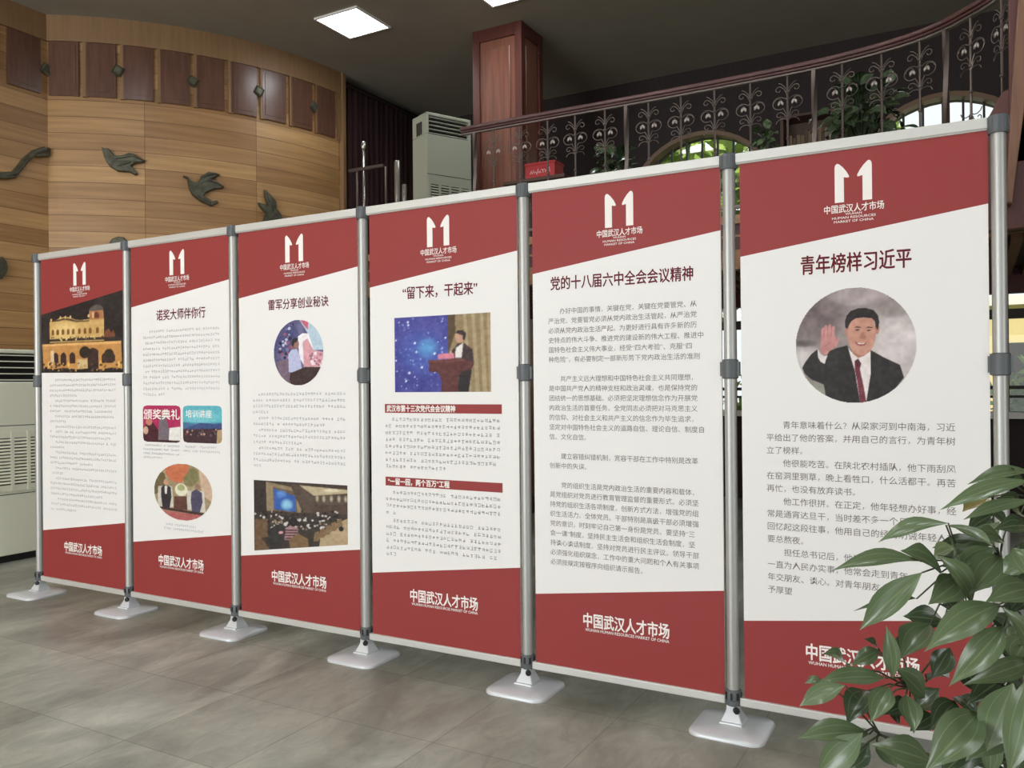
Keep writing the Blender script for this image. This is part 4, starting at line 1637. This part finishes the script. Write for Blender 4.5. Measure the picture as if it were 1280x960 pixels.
# ---------------------------------------------------------------- doves and diamonds on the plank wall
def wall_hit(px, py):
    d = ray(px, py)
    ox, oy = CAM.x - ACX, CAM.y - ACY
    a = d.x ** 2 + d.y ** 2
    b = 2 * (ox * d.x + oy * d.y)
    c = ox * ox + oy * oy - AR * AR
    D = b * b - 4 * a * c
    if D >= 0:
        P = CAM + d * ((-b - math.sqrt(D)) / (2 * a))
        if P.y >= arc(A0).y:
            return P, Vector((P.x - ACX, P.y - ACY, 0)).normalized()
    return CAM + d * ((WX - CAM.x) / d.x), Vector((1, 0, 0))


def relief(name, label, pts, cat, depth=0.06, group=None, lines=()):
    """cast bronze relief: outline on the wall, rounded shoulder, raised front"""
    H = [wall_hit(*p) for p in pts]
    P = [h[0] for h in H]
    N = [h[1] for h in H]
    cen = sum(P, Vector()) / len(P)
    nrm = sum(N, Vector()).normalized()
    n = len(P)
    t = thing(name, label, cat, cen, group)
    q = MB()
    rings = [(0.0, 0.05), (0.0, 0.6), (0.008, 0.85), (0.016, 1.0)]
    tang = []
    vs = []
    area = sum((P[i] - cen).cross(P[(i + 1) % n] - cen).dot(nrm) for i in range(n))
    sg = 1 if area > 0 else -1
    for ins, hgt in rings:
        for i in range(n):
            a, b = P[i - 1], P[(i + 1) % n]
            e = (b - a).normalized()
            inn = nrm.cross(e) * sg
            vs.append(P[i] + inn * ins * 0.6 + N[i] * (depth * hgt))
    fs = []
    for r in range(len(rings) - 1):
        for i in range(n):
            j = (i + 1) % n
            f = (r * n + i, r * n + j, (r + 1) * n + j, (r + 1) * n + i)
            fs.append(f if sg > 0 else f[::-1])
    L = (len(rings) - 1) * n
    from mathutils.geometry import tessellate_polygon
    U_ = nrm.cross(Vector((0, 0, 1))).normalized()
    flat = [Vector((v.dot(U_), v.z, 0)) for v in vs[L:]]
    for tri in tessellate_polygon([flat]):
        a_, b_, c_ = [L + k for k in tri]
        nn = (vs[b_] - vs[a_]).cross(vs[c_] - vs[a_])
        fs.append((a_, b_, c_) if nn.dot(nrm) > 0 else (a_, c_, b_))
    q.add(vs, fs)
    q.build('body', M['bronze'], t)
    for ln in lines:
        pp = []
        for c in ln:
            a, b = wall_hit(*c)
            pp.append(a + b * (depth + 0.004))
        MB().tube(pp, [0.006] + [0.014] * (len(pp) - 2) + [0.006] if len(pp) > 2 else 0.01, 6).build('feather_ridge', M['bronze'], t, smooth=True)
    return t


def cp(L, x0, y0, k):
    return [(x0 + a / k, y0 + b / k) for a, b in L]


K = 5.3333
G_ = 'bronze doves on the plank wall'
relief('bronze_dove', 'bronze dove in profile on the planks, second whole bird from left with low wings',
       cp([(42, 135), (60, 140), (85, 142), (108, 165), (130, 190), (180, 185), (220, 170), (250, 175), (290, 205), (330, 222), (320, 235), (262, 242), (238, 256), (280, 310), (265, 320), (230, 300), (150, 295), (100, 265), (75, 230), (58, 190)], 120, 160, K), 'wall relief', 0.06, G_,
       [cp([(140, 215), (200, 200), (250, 192), (315, 225)], 120, 160, K), cp([(150, 262), (200, 245), (240, 238)], 120, 160, K)])
relief('bronze_dove', 'bronze dove flying left with two raised wings in the middle of the planks',
       cp([(578, 328), (592, 322), (610, 326), (627, 352), (655, 366), (680, 366), (700, 322), (745, 296), (800, 304), (820, 318), (790, 336), (750, 350), (800, 362), (850, 400), (840, 408), (780, 412), (728, 438), (712, 456), (775, 494), (805, 486), (810, 500), (770, 525), (700, 497), (640, 452), (615, 402), (607, 345)], 120, 160, K), 'wall relief', 0.06, G_,
       [cp([(690, 375), (750, 352), (800, 372), (845, 402)], 120, 160, K), cp([(640, 420), (680, 465), (760, 508)], 120, 160, K), cp([(700, 340), (745, 315), (800, 316)], 120, 160, K)])
relief('bronze_dove', 'bronze dove seen partly above the third panel with its wings pointing up',
       cp([(1115, 416), (1142, 436), (1190, 490), (1196, 540), (1225, 580), (1236, 640), (1200, 700), (1150, 720), (1105, 690), (1100, 640), (1125, 572), (1082, 522), (1075, 500), (1100, 505), (1138, 520), (1120, 466)], 120, 160, K), 'wall relief', 0.06, G_,
       [cp([(1122, 430), (1155, 500), (1165, 560)], 120, 160, K)])
relief('bronze_dove', 'bronze dove mostly hidden, its dark wing top showing above the second panel',
       cp([(92, 768), (110, 742), (150, 727), (190, 733), (212, 755), (216, 800), (190, 850), (140, 860), (100, 820)], 120, 160, K), 'wall relief', 0.06, G_)
relief('bronze_dove', 'long bronze bird with outstretched neck cut by the left edge of the photo',
       cp([(-80, 262), (-60, 236), (0, 231), (70, 226), (100, 190), (135, 146), (200, 90), (262, 70), (318, 80), (322, 118), (300, 132), (240, 137), (200, 132), (150, 190), (92, 268), (40, 275), (-60, 276)], 0, 170, 5.057), 'wall relief', 0.06, G_,
       [cp([(20, 248), (80, 245), (150, 165), (215, 110), (300, 95)], 0, 170, 5.057)])
relief('bronze_dove', 'lowest bronze bird at the left edge above the air conditioner',
       cp([(-60, 780), (0, 765), (25, 790), (36, 830), (28, 870), (0, 905), (-70, 890)], 0, 170, 5.057), 'wall relief', 0.06, G_)
dl = ['dark bronze diamond on the frieze at the wall corner, leftmost', 'bronze diamond second from left between dark frieze panels', 'bronze diamond in the middle of the frieze row',
      'shiny bronze diamond catching light, fourth from left on the frieze', 'dark bronze diamond nearest the right end of the plank wall']
for (px, py), lab in zip([(56, 88), (148, 90), (240, 103), (322, 115), (390, 134)], dl):
    P, N = wall_hit(px, py)
    t = thing('bronze_diamond', lab, 'wall ornament', P, 'bronze diamonds on the frieze')
    T = Vector((-N.y, N.x, 0))
    B = MB()
    vs = []
    for r, h in ((0.075, 0.02), (0.075, 0.05), (0.058, 0.066), (0.045, 0.056)):
        for k in range(4):
            a = math.radians(18 + 90 * k)
            vs.append(P + T * (r * math.cos(a)) + Vector((0, 0, r * math.sin(a))) + N * h)
    fs = [(r * 4 + k, r * 4 + (k + 1) % 4, r * 4 + 4 + (k + 1) % 4, r * 4 + 4 + k) for r in range(3) for k in range(4)]
    fs += [(3, 2, 1, 0), (12, 13, 14, 15)]
    B.add(vs, fs)
    B.build('plate', M['bronze'], t)

# ---------------------------------------------------------------- steel stands on the gallery
t = thing('steel_frame_stand', 'thin steel frame stand with crossbar and tall middle rod above the third panel', 'stand', (-0.15, 4.0, GF))
MB().tube([(-0.2, 4, GF), (-0.2, 4, 4.28)], 0.016, 8).build('rod', M['chrome'], t, smooth=True)
MB().lathe([(0.016, 4.26), (0.03, 4.3), (0.026, 4.36), (0.005, 4.37)], (-0.2, 4, 0), 10).build('rod_tip', M['chrome'], t, smooth=True)
MB().box((-0.42, 3.985, 4.03), (0.09, 4.015, 4.065)).build('crossbar', M['iron'], t)
for x in (-0.3, 0.12):
    MB().tube([(x, 4, GF), (x, 4, 4.03)], 0.014, 8).build('upright', M['iron'], t, smooth=True)
MB().box((-0.44, 3.85, GF), (0.16, 4.15, GF + 0.02)).build('base', M['iron'], t)
for x, zt, r, lab in ((0.285, 4.07, 0.034, 'taller bright steel tube post left of the upper air conditioner'), (0.385, 3.79, 0.03, 'shorter bright steel tube post beside the upper air conditioner')):
    t = thing('steel_post', lab, 'post', (x, 4.0, GF), 'steel tube posts on the gallery')
    MB().lathe([(r, GF + 0.015), (r, zt - 0.01), (r * 0.8, zt)], (x, 4, 0), 16).build('tube', M['chrome'], t, smooth=True, auto=40)
    MB().lathe([(0.045, GF), (0.045, GF + 0.01), (r, GF + 0.03)], (x, 4, 0), 16).build('foot', M['chrome'], t)

# ---------------------------------------------------------------- red box on a table, on the gallery
t = thing('red_box', 'small red box with pale writing behind the railing near the column', 'box', (2.72, 2.9, GF))
b = MB().box((2.57, 2.82, 3.28), (2.86, 3.0, 3.44))
b.build('carton', M['redbox'], t, bevel=0.004)
b = MB().box((2.565, 2.815, 3.425), (2.865, 3.005, 3.448))
b.build('lid', M['redbox'], t, bevel=0.003)
lt_ = MB()
rr = random.Random(3)
for k in range(9):
    xx = 2.62 + 0.022 * k
    lt_.tube([(xx, 2.8185, 3.36 + rr.uniform(-.02, .02)), (xx + 0.014, 2.8185, 3.38 + rr.uniform(-.02, .02)), (xx + 0.02, 2.8185, 3.35)], 0.0018, 4)
lt_.build('lettering', M['ink_white'], t)
t = thing('side_table', 'dark wooden side table carrying the red box behind the railing', 'table', (2.72, 2.9, GF))
MB().box((2.42, 2.68, 3.25), (3.02, 3.14, 3.28)).build('table_top', M['book'], t, bevel=0.004)
for x in (2.46, 2.94):
    for y in (2.72, 3.06):
        MB().box((x, y, GF), (x + 0.04, y + 0.04, 3.25)).build('leg', M['book'], t)

# ---------------------------------------------------------------- leaves
def leaf_geo(base, tip, width, up, fold=0.35, droop=0.12, n=10):
    """lanceolate blade from base to tip, `up` is the side it shows; returns verts, faces, uvs"""
    base, tip = Vector(base), Vector(tip)
    ax = tip - base
    L = ax.length
    ax.normalize()
    up = (up - ax * up.dot(ax)).normalized()
    sd = ax.cross(up)
    prof = [0.02, 0.32, 0.62, 0.85, 0.97, 1.0, 0.93, 0.76, 0.5, 0.2, 0.0]
    vs, uv, fs = [], [], []
    for i in range(n + 1):
        t = i / n
        w2 = width / 2 * prof[i]
        c = base + ax * (L * t) - up * (droop * L * (t - 0.5) ** 2 * 4 - droop * L)
        for k, u in enumerate((-1, -0.55, 0, 0.55, 1)):
            h = fold * w2 * (abs(u) ** 1.3) + 0.11 * w2 * math.sin(t * 8 + u * 2.5 + droop * 90) * abs(u)
            vs.append(c + sd * (u * w2 * math.cos(fold * 0.5)) + up * h)
            uv.append((u * 0.5 + 0.5, t))
    for i in range(n):
        for k in range(4):
            a = i * 5 + k
            fs.append((a, a + 5, a + 6, a + 1))
    return vs, fs, uv


def build_leaf(name, geo, m, parent, stalk=None, stem_m=None):
    vs, fs, uv = geo
    q = MB()
    q.add(vs, fs)
    nf = len(fs)
    if stalk:
        q.tube(stalk, [0.0019, 0.0017, 0.0015][:len(stalk)], 5, 1)
    o = q.build(name, [m, M['stem']], parent, smooth=True)
    uvl = o.data.uv_layers.new(name='UVMap')
    for lp in o.data.loops:
        k = lp.vertex_index
        uvl.data[lp.index].uv = uv[k] if k < len(uv) else (0.3, 0)
    return o


# --- big foreground plant. Each leaf: base, tip and breadth read off the photo, and its own depth
fp = thing('potted_plant', 'large leafy green plant filling the lower right foreground', 'plant', (0, 0, 0))
pc = at_d(1262, 900, 1.62)
fp.location = (pc.x, pc.y, 0)
Q = MB().lathe([(0.15, 0.0), (0.17, 0.02), (0.21, 0.36), (0.225, 0.4), (0.225, 0.43), (0.2, 0.43), (0.195, 0.38)], (pc.x, pc.y, 0), 28)
Q.build('pot', M['pot'], fp, smooth=True, auto=40)
MB().lathe([(0.197, 0.36), (0.197, 0.385), (0.05, 0.4)], (pc.x, pc.y, 0), 20).build('soil', M['soil'], fp)
LEAVES = [
    (690, 70, 500, 110, 44, 1.58, 0), (690, 98, 418, 187, 52, 1.52, 0), (690, 158, 488, 216, 46, 1.50, 0),
    (560, 150, 487, 192, 62, 1.66, 2), (445, 226, 233, 284, 58, 1.50, 0), (438, 232, 582, 298, 62, 1.47, 0),
    (690, 238, 580, 245, 60, 1.45, 1), (362, 340, 93, 369, 58, 1.44, 0), (425, 372, 300, 308, 88, 1.47, 0),
    (415, 322, 517, 464, 92, 1.41, 0), (458, 345, 448, 268, 44, 1.48, 0), (565, 290, 395, 300, 58, 1.58, 1),
    (478, 345, 575, 318, 58, 1.52, 0), (366, 374, 178, 547, 84, 1.40, 0), (605, 328, 508, 440, 100, 1.50, 0),
    (350, 452, 158, 490, 26, 1.56, 0), (420, 440, 470, 500, 80, 1.50, 0), (432, 520, 308, 505, 76, 1.54, 1),
    (600, 468, 372, 612, 88, 1.41, 0), (700, 420, 556, 462, 86, 1.42, 0), (606, 478, 690, 630, 84, 1.36, 0),
    (612, 535, 446, 716, 84, 1.38, 0), (390, 530, 302, 632, 92, 1.49, 0), (278, 690, 258, 532, 68, 1.40, 0),
    (140, 655, 66, 618, 48, 1.46, 0), (232, 612, 190, 572, 30, 1.52, 0), (255, 690, 55, 700, 62, 1.43, 0),
    (135, 712, -2, 775, 62, 1.47, 0), (70, 702, 14, 706, 34, 1.52, 0), (288, 662, 376, 752, 88, 1.45, 0),
    (205, 728, 140, 832, 78, 1.52, 1), (268, 718, 210, 826, 66, 1.42, 0), (318, 740, 342, 858, 60, 1.42, 0),
    (208, 858, -8, 872, 78, 1.40, 0), (188, 855, 52, 975, 96, 1.36, 0), (392, 942, 212, 888, 104, 1.36, 0),
    (234, 606, 152, 652, 54, 1.50, 0), (590, 596, 650, 668, 70, 1.48, 1), (690, 640, 486, 712, 66, 1.44, 0),
    (640, 706, 560, 910, 118, 1.32, 0), (690, 680, 622, 985, 112, 1.28, 0), (536, 795, 372, 975, 110, 1.34, 0),
    (560, 830, 566, 985, 80, 1.38, 0), (466, 762, 388, 850, 70, 1.47, 1), (530, 890, 420, 985, 90, 1.42, 1),
    (610, 376, 690, 340, 66, 1.44, 0), (545, 618, 478, 645, 50, 1.56, 1), (680, 540, 600, 560, 80, 1.52, 1),
    (640, 300, 690, 390, 80, 1.40, 0), (600, 110, 640, 60, 40, 1.64, 1), (580, 200, 500, 250, 56, 1.62, 1),
    (660, 200, 585, 150, 70, 1.6, 1), (690, 780, 610, 860, 110, 1.46, 1), (480, 640, 540, 740, 80, 1.54, 1),
    (600, 700, 500, 770, 90, 1.52, 1), (560, 560, 470, 520, 76, 1.56, 1), (650, 460, 560, 400, 80, 1.56, 1),
    (510, 840, 440, 800, 80, 1.52, 1), (690, 860, 640, 985, 100, 1.4, 1), (350, 780, 420, 720, 66, 1.52, 1),
    (130, 965, 210, 885, 70, 1.5, 1), (300, 930, 330, 1000, 76, 1.46, 0), (740, 300, 660, 350, 80, 1.5, 1),
    (440, 900, 470, 985, 80, 1.5, 1), (690, 330, 620, 420, 60, 1.5, 1), (560, 500, 640, 560, 70, 1.56, 1),
    (420, 470, 520, 520, 60, 1.58, 1), (380, 700, 450, 690, 50, 1.58, 1), (330, 770, 250, 800, 56, 1.56, 1), (540, 700, 600, 640, 60, 1.58, 1),
    (690, 740, 600, 740, 80, 1.55, 1), (500, 940, 560, 870, 80, 1.55, 1), (610, 960, 560, 1010, 80, 1.5, 1), (690, 900, 740, 800, 90, 1.4, 0),
    (620, 240, 560, 190, 50, 1.66, 1), (520, 330, 450, 390, 56, 1.6, 1), (680, 430, 620, 500, 70, 1.6, 1), (250, 760, 300, 830, 56, 1.56, 1),
    (400, 800, 330, 850, 66, 1.55, 1), (640, 820, 590, 880, 80, 1.56, 1), (300, 600, 340, 540, 50, 1.56, 1), (680, 130, 620, 90, 46, 1.68, 1),
    (520, 300, 428, 352, 66, 1.53, 0), (565, 395, 478, 424, 64, 1.53, 0), (450, 600, 396, 690, 76, 1.5, 1), (600, 815, 496, 940, 100, 1.38, 0),
    (470, 745, 530, 806, 66, 1.5, 1), (560, 330, 470, 300, 60, 1.58, 0), (540, 300, 600, 220, 60, 1.6, 0), (400, 330, 470, 300, 56, 1.55, 0), (620, 640, 545, 690, 70, 1.5, 0),
    (690, 560, 640, 640, 90, 1.42, 0), (660, 420, 600, 350, 60, 1.58, 0), (230, 880, 290, 960, 80, 1.44, 0), (585, 300, 470, 372, 84, 1.5, 0), (480, 398, 384, 470, 84, 1.46, 0), (500, 470, 402, 436, 72, 1.5, 0), (560, 372, 440, 440, 76, 1.5, 0), (610, 280, 520, 260, 60, 1.52, 0), (620, 590, 690, 560, 70, 1.46, 0),
]


def lp(cx, cy, D):
    return at_d(1000 + cx / 2.4, 560 + cy / 2.4, D)


hubs = [lp(700, 150, 1.66), lp(600, 330, 1.66), lp(480, 365, 1.64), lp(640, 480, 1.62), lp(330, 720, 1.54), lp(420, 860, 1.52), lp(600, 720, 1.56), lp(240, 860, 1.50), lp(690, 300, 1.6), lp(690, 620, 1.55)]
root = [Vector((pc.x + dx, pc.y + dy, 0.38)) for dx, dy in ((0, 0), (0.03, 0.02), (-0.03, 0.02), (0.0, -0.03))]
trunk_top = lp(700, 900, 1.62)
for k, h in enumerate(hubs):
    r0 = root[k % 4]
    mid = (trunk_top * 0.5 + h * 0.5) + Vector((0, 0, -0.05))
    pts = [r0, r0.lerp(trunk_top, 0.55), trunk_top.lerp(mid, 0.4), mid, h]
    MB().tube(pts, [0.010, 0.008, 0.006, 0.004, 0.0024], 8).build('stem', M['stem'], fp, smooth=True)
rl = random.Random(11)
VIEW = -FW
for bx, by, tx, ty, wd, D, kind in LEAVES[:100]:
    dd = rl.uniform(-0.09, 0.03)
    base, tip = lp(bx, by, D), lp(tx, ty, D + dd)
    hub = min(hubs, key=lambda h: math.dist(to_px(h), to_px(base)))
    roll = rl.uniform(-0.3, 0.3)
    up = (VIEW * 0.75 + Vector((0, 0, 0.75))).normalized()
    ax = (tip - base).normalized()
    up = Matrix.Rotation(roll, 3, ax) @ (up - ax * up.dot(ax)).normalized()
    wm = 0.88 * wd / 2.4 / FPX * D / max(0.8, abs(up.dot(VIEW)) + 0.1)
    geo = leaf_geo(base, tip, wm, up, 0.35 + rl.uniform(-.1, .15), rl.uniform(0.04, 0.12))
    m = [M['leaf'], M['leaf_dark'], M['leaf_yellow']][kind]
    b0 = geo[0][2]
    lo = build_leaf('leaf', geo, m, fp, [hub, hub.lerp(b0, 0.5) + Vector((0, 0, 0.01)), b0])
    if kind == 2:
        lo['label'] = 'leaf with a yellow-brown spot'


# --- plants on the gallery
def gallery_plant(x, y, base_z, zc, rad, label, n, seed, pot_r=0.13, m='leaf_dark', L=0.16):
    t = thing('potted_plant', label, 'plant', (x, y, base_z))
    MB().lathe([(pot_r * 0.7, 0), (pot_r, 0.22), (pot_r * 1.08, 0.24), (pot_r * 1.08, 0.27), (pot_r * 0.9, 0.27), (pot_r * 0.88, 0.24)], (x, y, base_z), 20).build('pot', M['pot'], t, smooth=True, auto=40)
    r2 = random.Random(seed)
    top = Vector((x, y, zc))
    q = MB()
    stems = MB()
    uvs = []
    for k in range(n):
        a, e = r2.uniform(0, 2 * PI), r2.uniform(-0.6, 1.3)
        d = Vector((math.cos(a) * math.cos(e), math.sin(a) * math.cos(e), math.sin(e)))
        b0 = top + d * rad * r2.uniform(0.3, 0.95)
        tp = b0 + (d * 0.7 + Vector((r2.uniform(-1, 1), r2.uniform(-1, 1), r2.uniform(-1, 0.3))) * 0.8).normalized() * L * r2.uniform(0.6, 1.0)
        vs, fs, uv = leaf_geo(b0, tp, L * 0.62, Vector((0, 0, 1)) + d * 0.8 + Vector((0, -0.6, 0)), 0.25, 0.12)
        q.add(vs, fs)
        uvs += uv
        if k % 4 == 0:
            stems.tube([(x, y, base_z + 0.22), top * 0.5 + Vector((x, y, base_z + 0.3)) * 0.5, b0], 0.005, 5)
    o = q.build('foliage', M[m], t, smooth=True)
    uvl = o.data.uv_layers.new(name='UVMap')
    for lp_ in o.data.loops:
        uvl.data[lp_.index].uv = uvs[lp_.vertex_index]
    stems.build('stem', M['stem'], t)
    return t


gallery_plant(3.34, 2.95, GF, 3.3, 0.2, 'small dark green plant behind the railing beside the red box', 60, 1)
gallery_plant(5.32, 2.85, GF, 3.38, 0.3, 'bushy dark plant behind the railing under the right arched window', 140, 2, 0.16)
gallery_plant(4.68, 2.62, GF, 3.27, 0.1, 'little pale-leaved plant behind the railing in front of the dark shelf', 26, 4, 0.1, 'leaf', 0.1)

# dark shelf unit with books, seen between the arched windows
t = thing('bookcase', 'dark wooden shelf unit standing between the two arched windows', 'bookcase', (4.28, 7.0, 0))
bx = MB()
for z in (0.0, 0.6, 1.2, 1.8, 2.4, 3.0, 3.6, 4.2, 4.75):
    bx.box((3.98, 6.92, z), (4.6, 7.24, z + 0.03))
for x in (3.95, 4.58):
    bx.box((x, 6.92, 0), (x + 0.04, 7.25, 4.78))
bx.box((3.98, 7.22, 0), (4.6, 7.25, 4.75))
bx.build('case', M['book'], t, bevel=0.003)
bkm = [mat('book_%d' % i, c, 0.7) for i, c in enumerate(((120, 100, 78), (92, 74, 58), (136, 122, 104), (74, 50, 42)))]
rb = random.Random(9)
g = 0
for z in (3.63, 4.23):
    x = 4.02
    while x < 4.52:
        w2 = rb.uniform(0.03, 0.05)
        h2 = rb.uniform(0.28, 0.42)
        tag(MB().box((x, 6.98, z), (x + w2 - 0.003, 7.18, z + h2)).build('book', bkm[rb.randrange(4)], bevel=0.003), 'upright dull-coloured book on the dark shelf between the arched windows', 'book', 'books on the dark shelf')
        x += w2

# ---------------------------------------------------------------- outside
og = MB().box((-20, FARY + 0.3, -0.35), (30, 40, -0.15))
tag(struct(og.build('ground_outside', M['grass'])))
for k, (x, y, h, r, lab) in enumerate(((1.7, 11.4, 4.6, 1.9, 'sunlit green tree outside the left arched window'), (-2.4, 13.0, 5.0, 2.0, 'green tree outside, further left behind the column'), (3.35, 14.0, 5.6, 1.6, 'pale green tree outside between the two arched windows'))):
    t = thing('garden_tree', lab, 'tree', (x, y, -0.15), 'trees outside the windows')
    MB().tube([(x, y, -0.15), (x + 0.1, y, h * 0.5), (x, y + 0.1, h)], [0.14, 0.1, 0.05], 10).build('trunk', M['bark'], t, smooth=True)
    rr = random.Random(20 + k)
    q = MB()
    for i in range(2600):
        d = Vector((rr.gauss(0, 1), rr.gauss(0, 1), rr.gauss(0, 1))).normalized() * r * rr.uniform(0.35, 1) ** 0.6
        c = Vector((x, y, h + 0.2)) + Vector((d.x, d.y, d.z * 1.15))
        a = Vector((rr.gauss(0, 1), rr.gauss(0, 1), rr.gauss(0, 1))).normalized()
        b_ = a.orthogonal().normalized()
        s_ = rr.uniform(0.12, 0.22)
        q.add([c - a * s_, c + b_ * s_ * 0.5, c + a * s_, c - b_ * s_ * 0.5], [(0, 1, 2, 3)])
    q.build('foliage', M['tree'], t)
for k in range(7):
    x = 0.8 + 1.15 * k
    t = thing('garden_shrub', 'low green shrub in the hedge outside below the windows', 'shrub', (x, 9.3, -0.15), 'hedge shrubs outside')
    rr = random.Random(50 + k)
    q = MB()
    for i in range(420):
        d = Vector((rr.gauss(0, 1), rr.gauss(0, 1), rr.gauss(0, 1))).normalized() * rr.uniform(0.4, 1)
        c = Vector((x + d.x * 0.6, 9.3 + d.y * 0.45, 0.75 + d.z * (0.95 + 0.3 * (k % 2))))
        a = Vector((rr.gauss(0, 1), rr.gauss(0, 1), rr.gauss(0, 1))).normalized()
        b_ = a.orthogonal().normalized()
        s_ = rr.uniform(0.06, 0.12)
        q.add([c - a * s_, c + b_ * s_ * 0.5, c + a * s_, c - b_ * s_ * 0.5], [(0, 1, 2, 3)])
    q.build('foliage', M['tree'], t)
bd = thing('building', 'sunlit cream building outside the right arched window', 'building', (10, 19, -0.15))
MB().box((5.5, 17, -0.15), (16, 22, 3.1)).build('wall', M['cream_wall'], bd)
MB().box((5.3, 16.8, 3.1), (16.2, 22.2, 3.3)).build('roof', M['white_wall'], bd)
for x in (6.4, 8.6, 10.8):
    MB().box((x, 16.96, 0.9), (x + 1.1, 17.02, 2.3)).build('window', M['frame_dark'], bd)
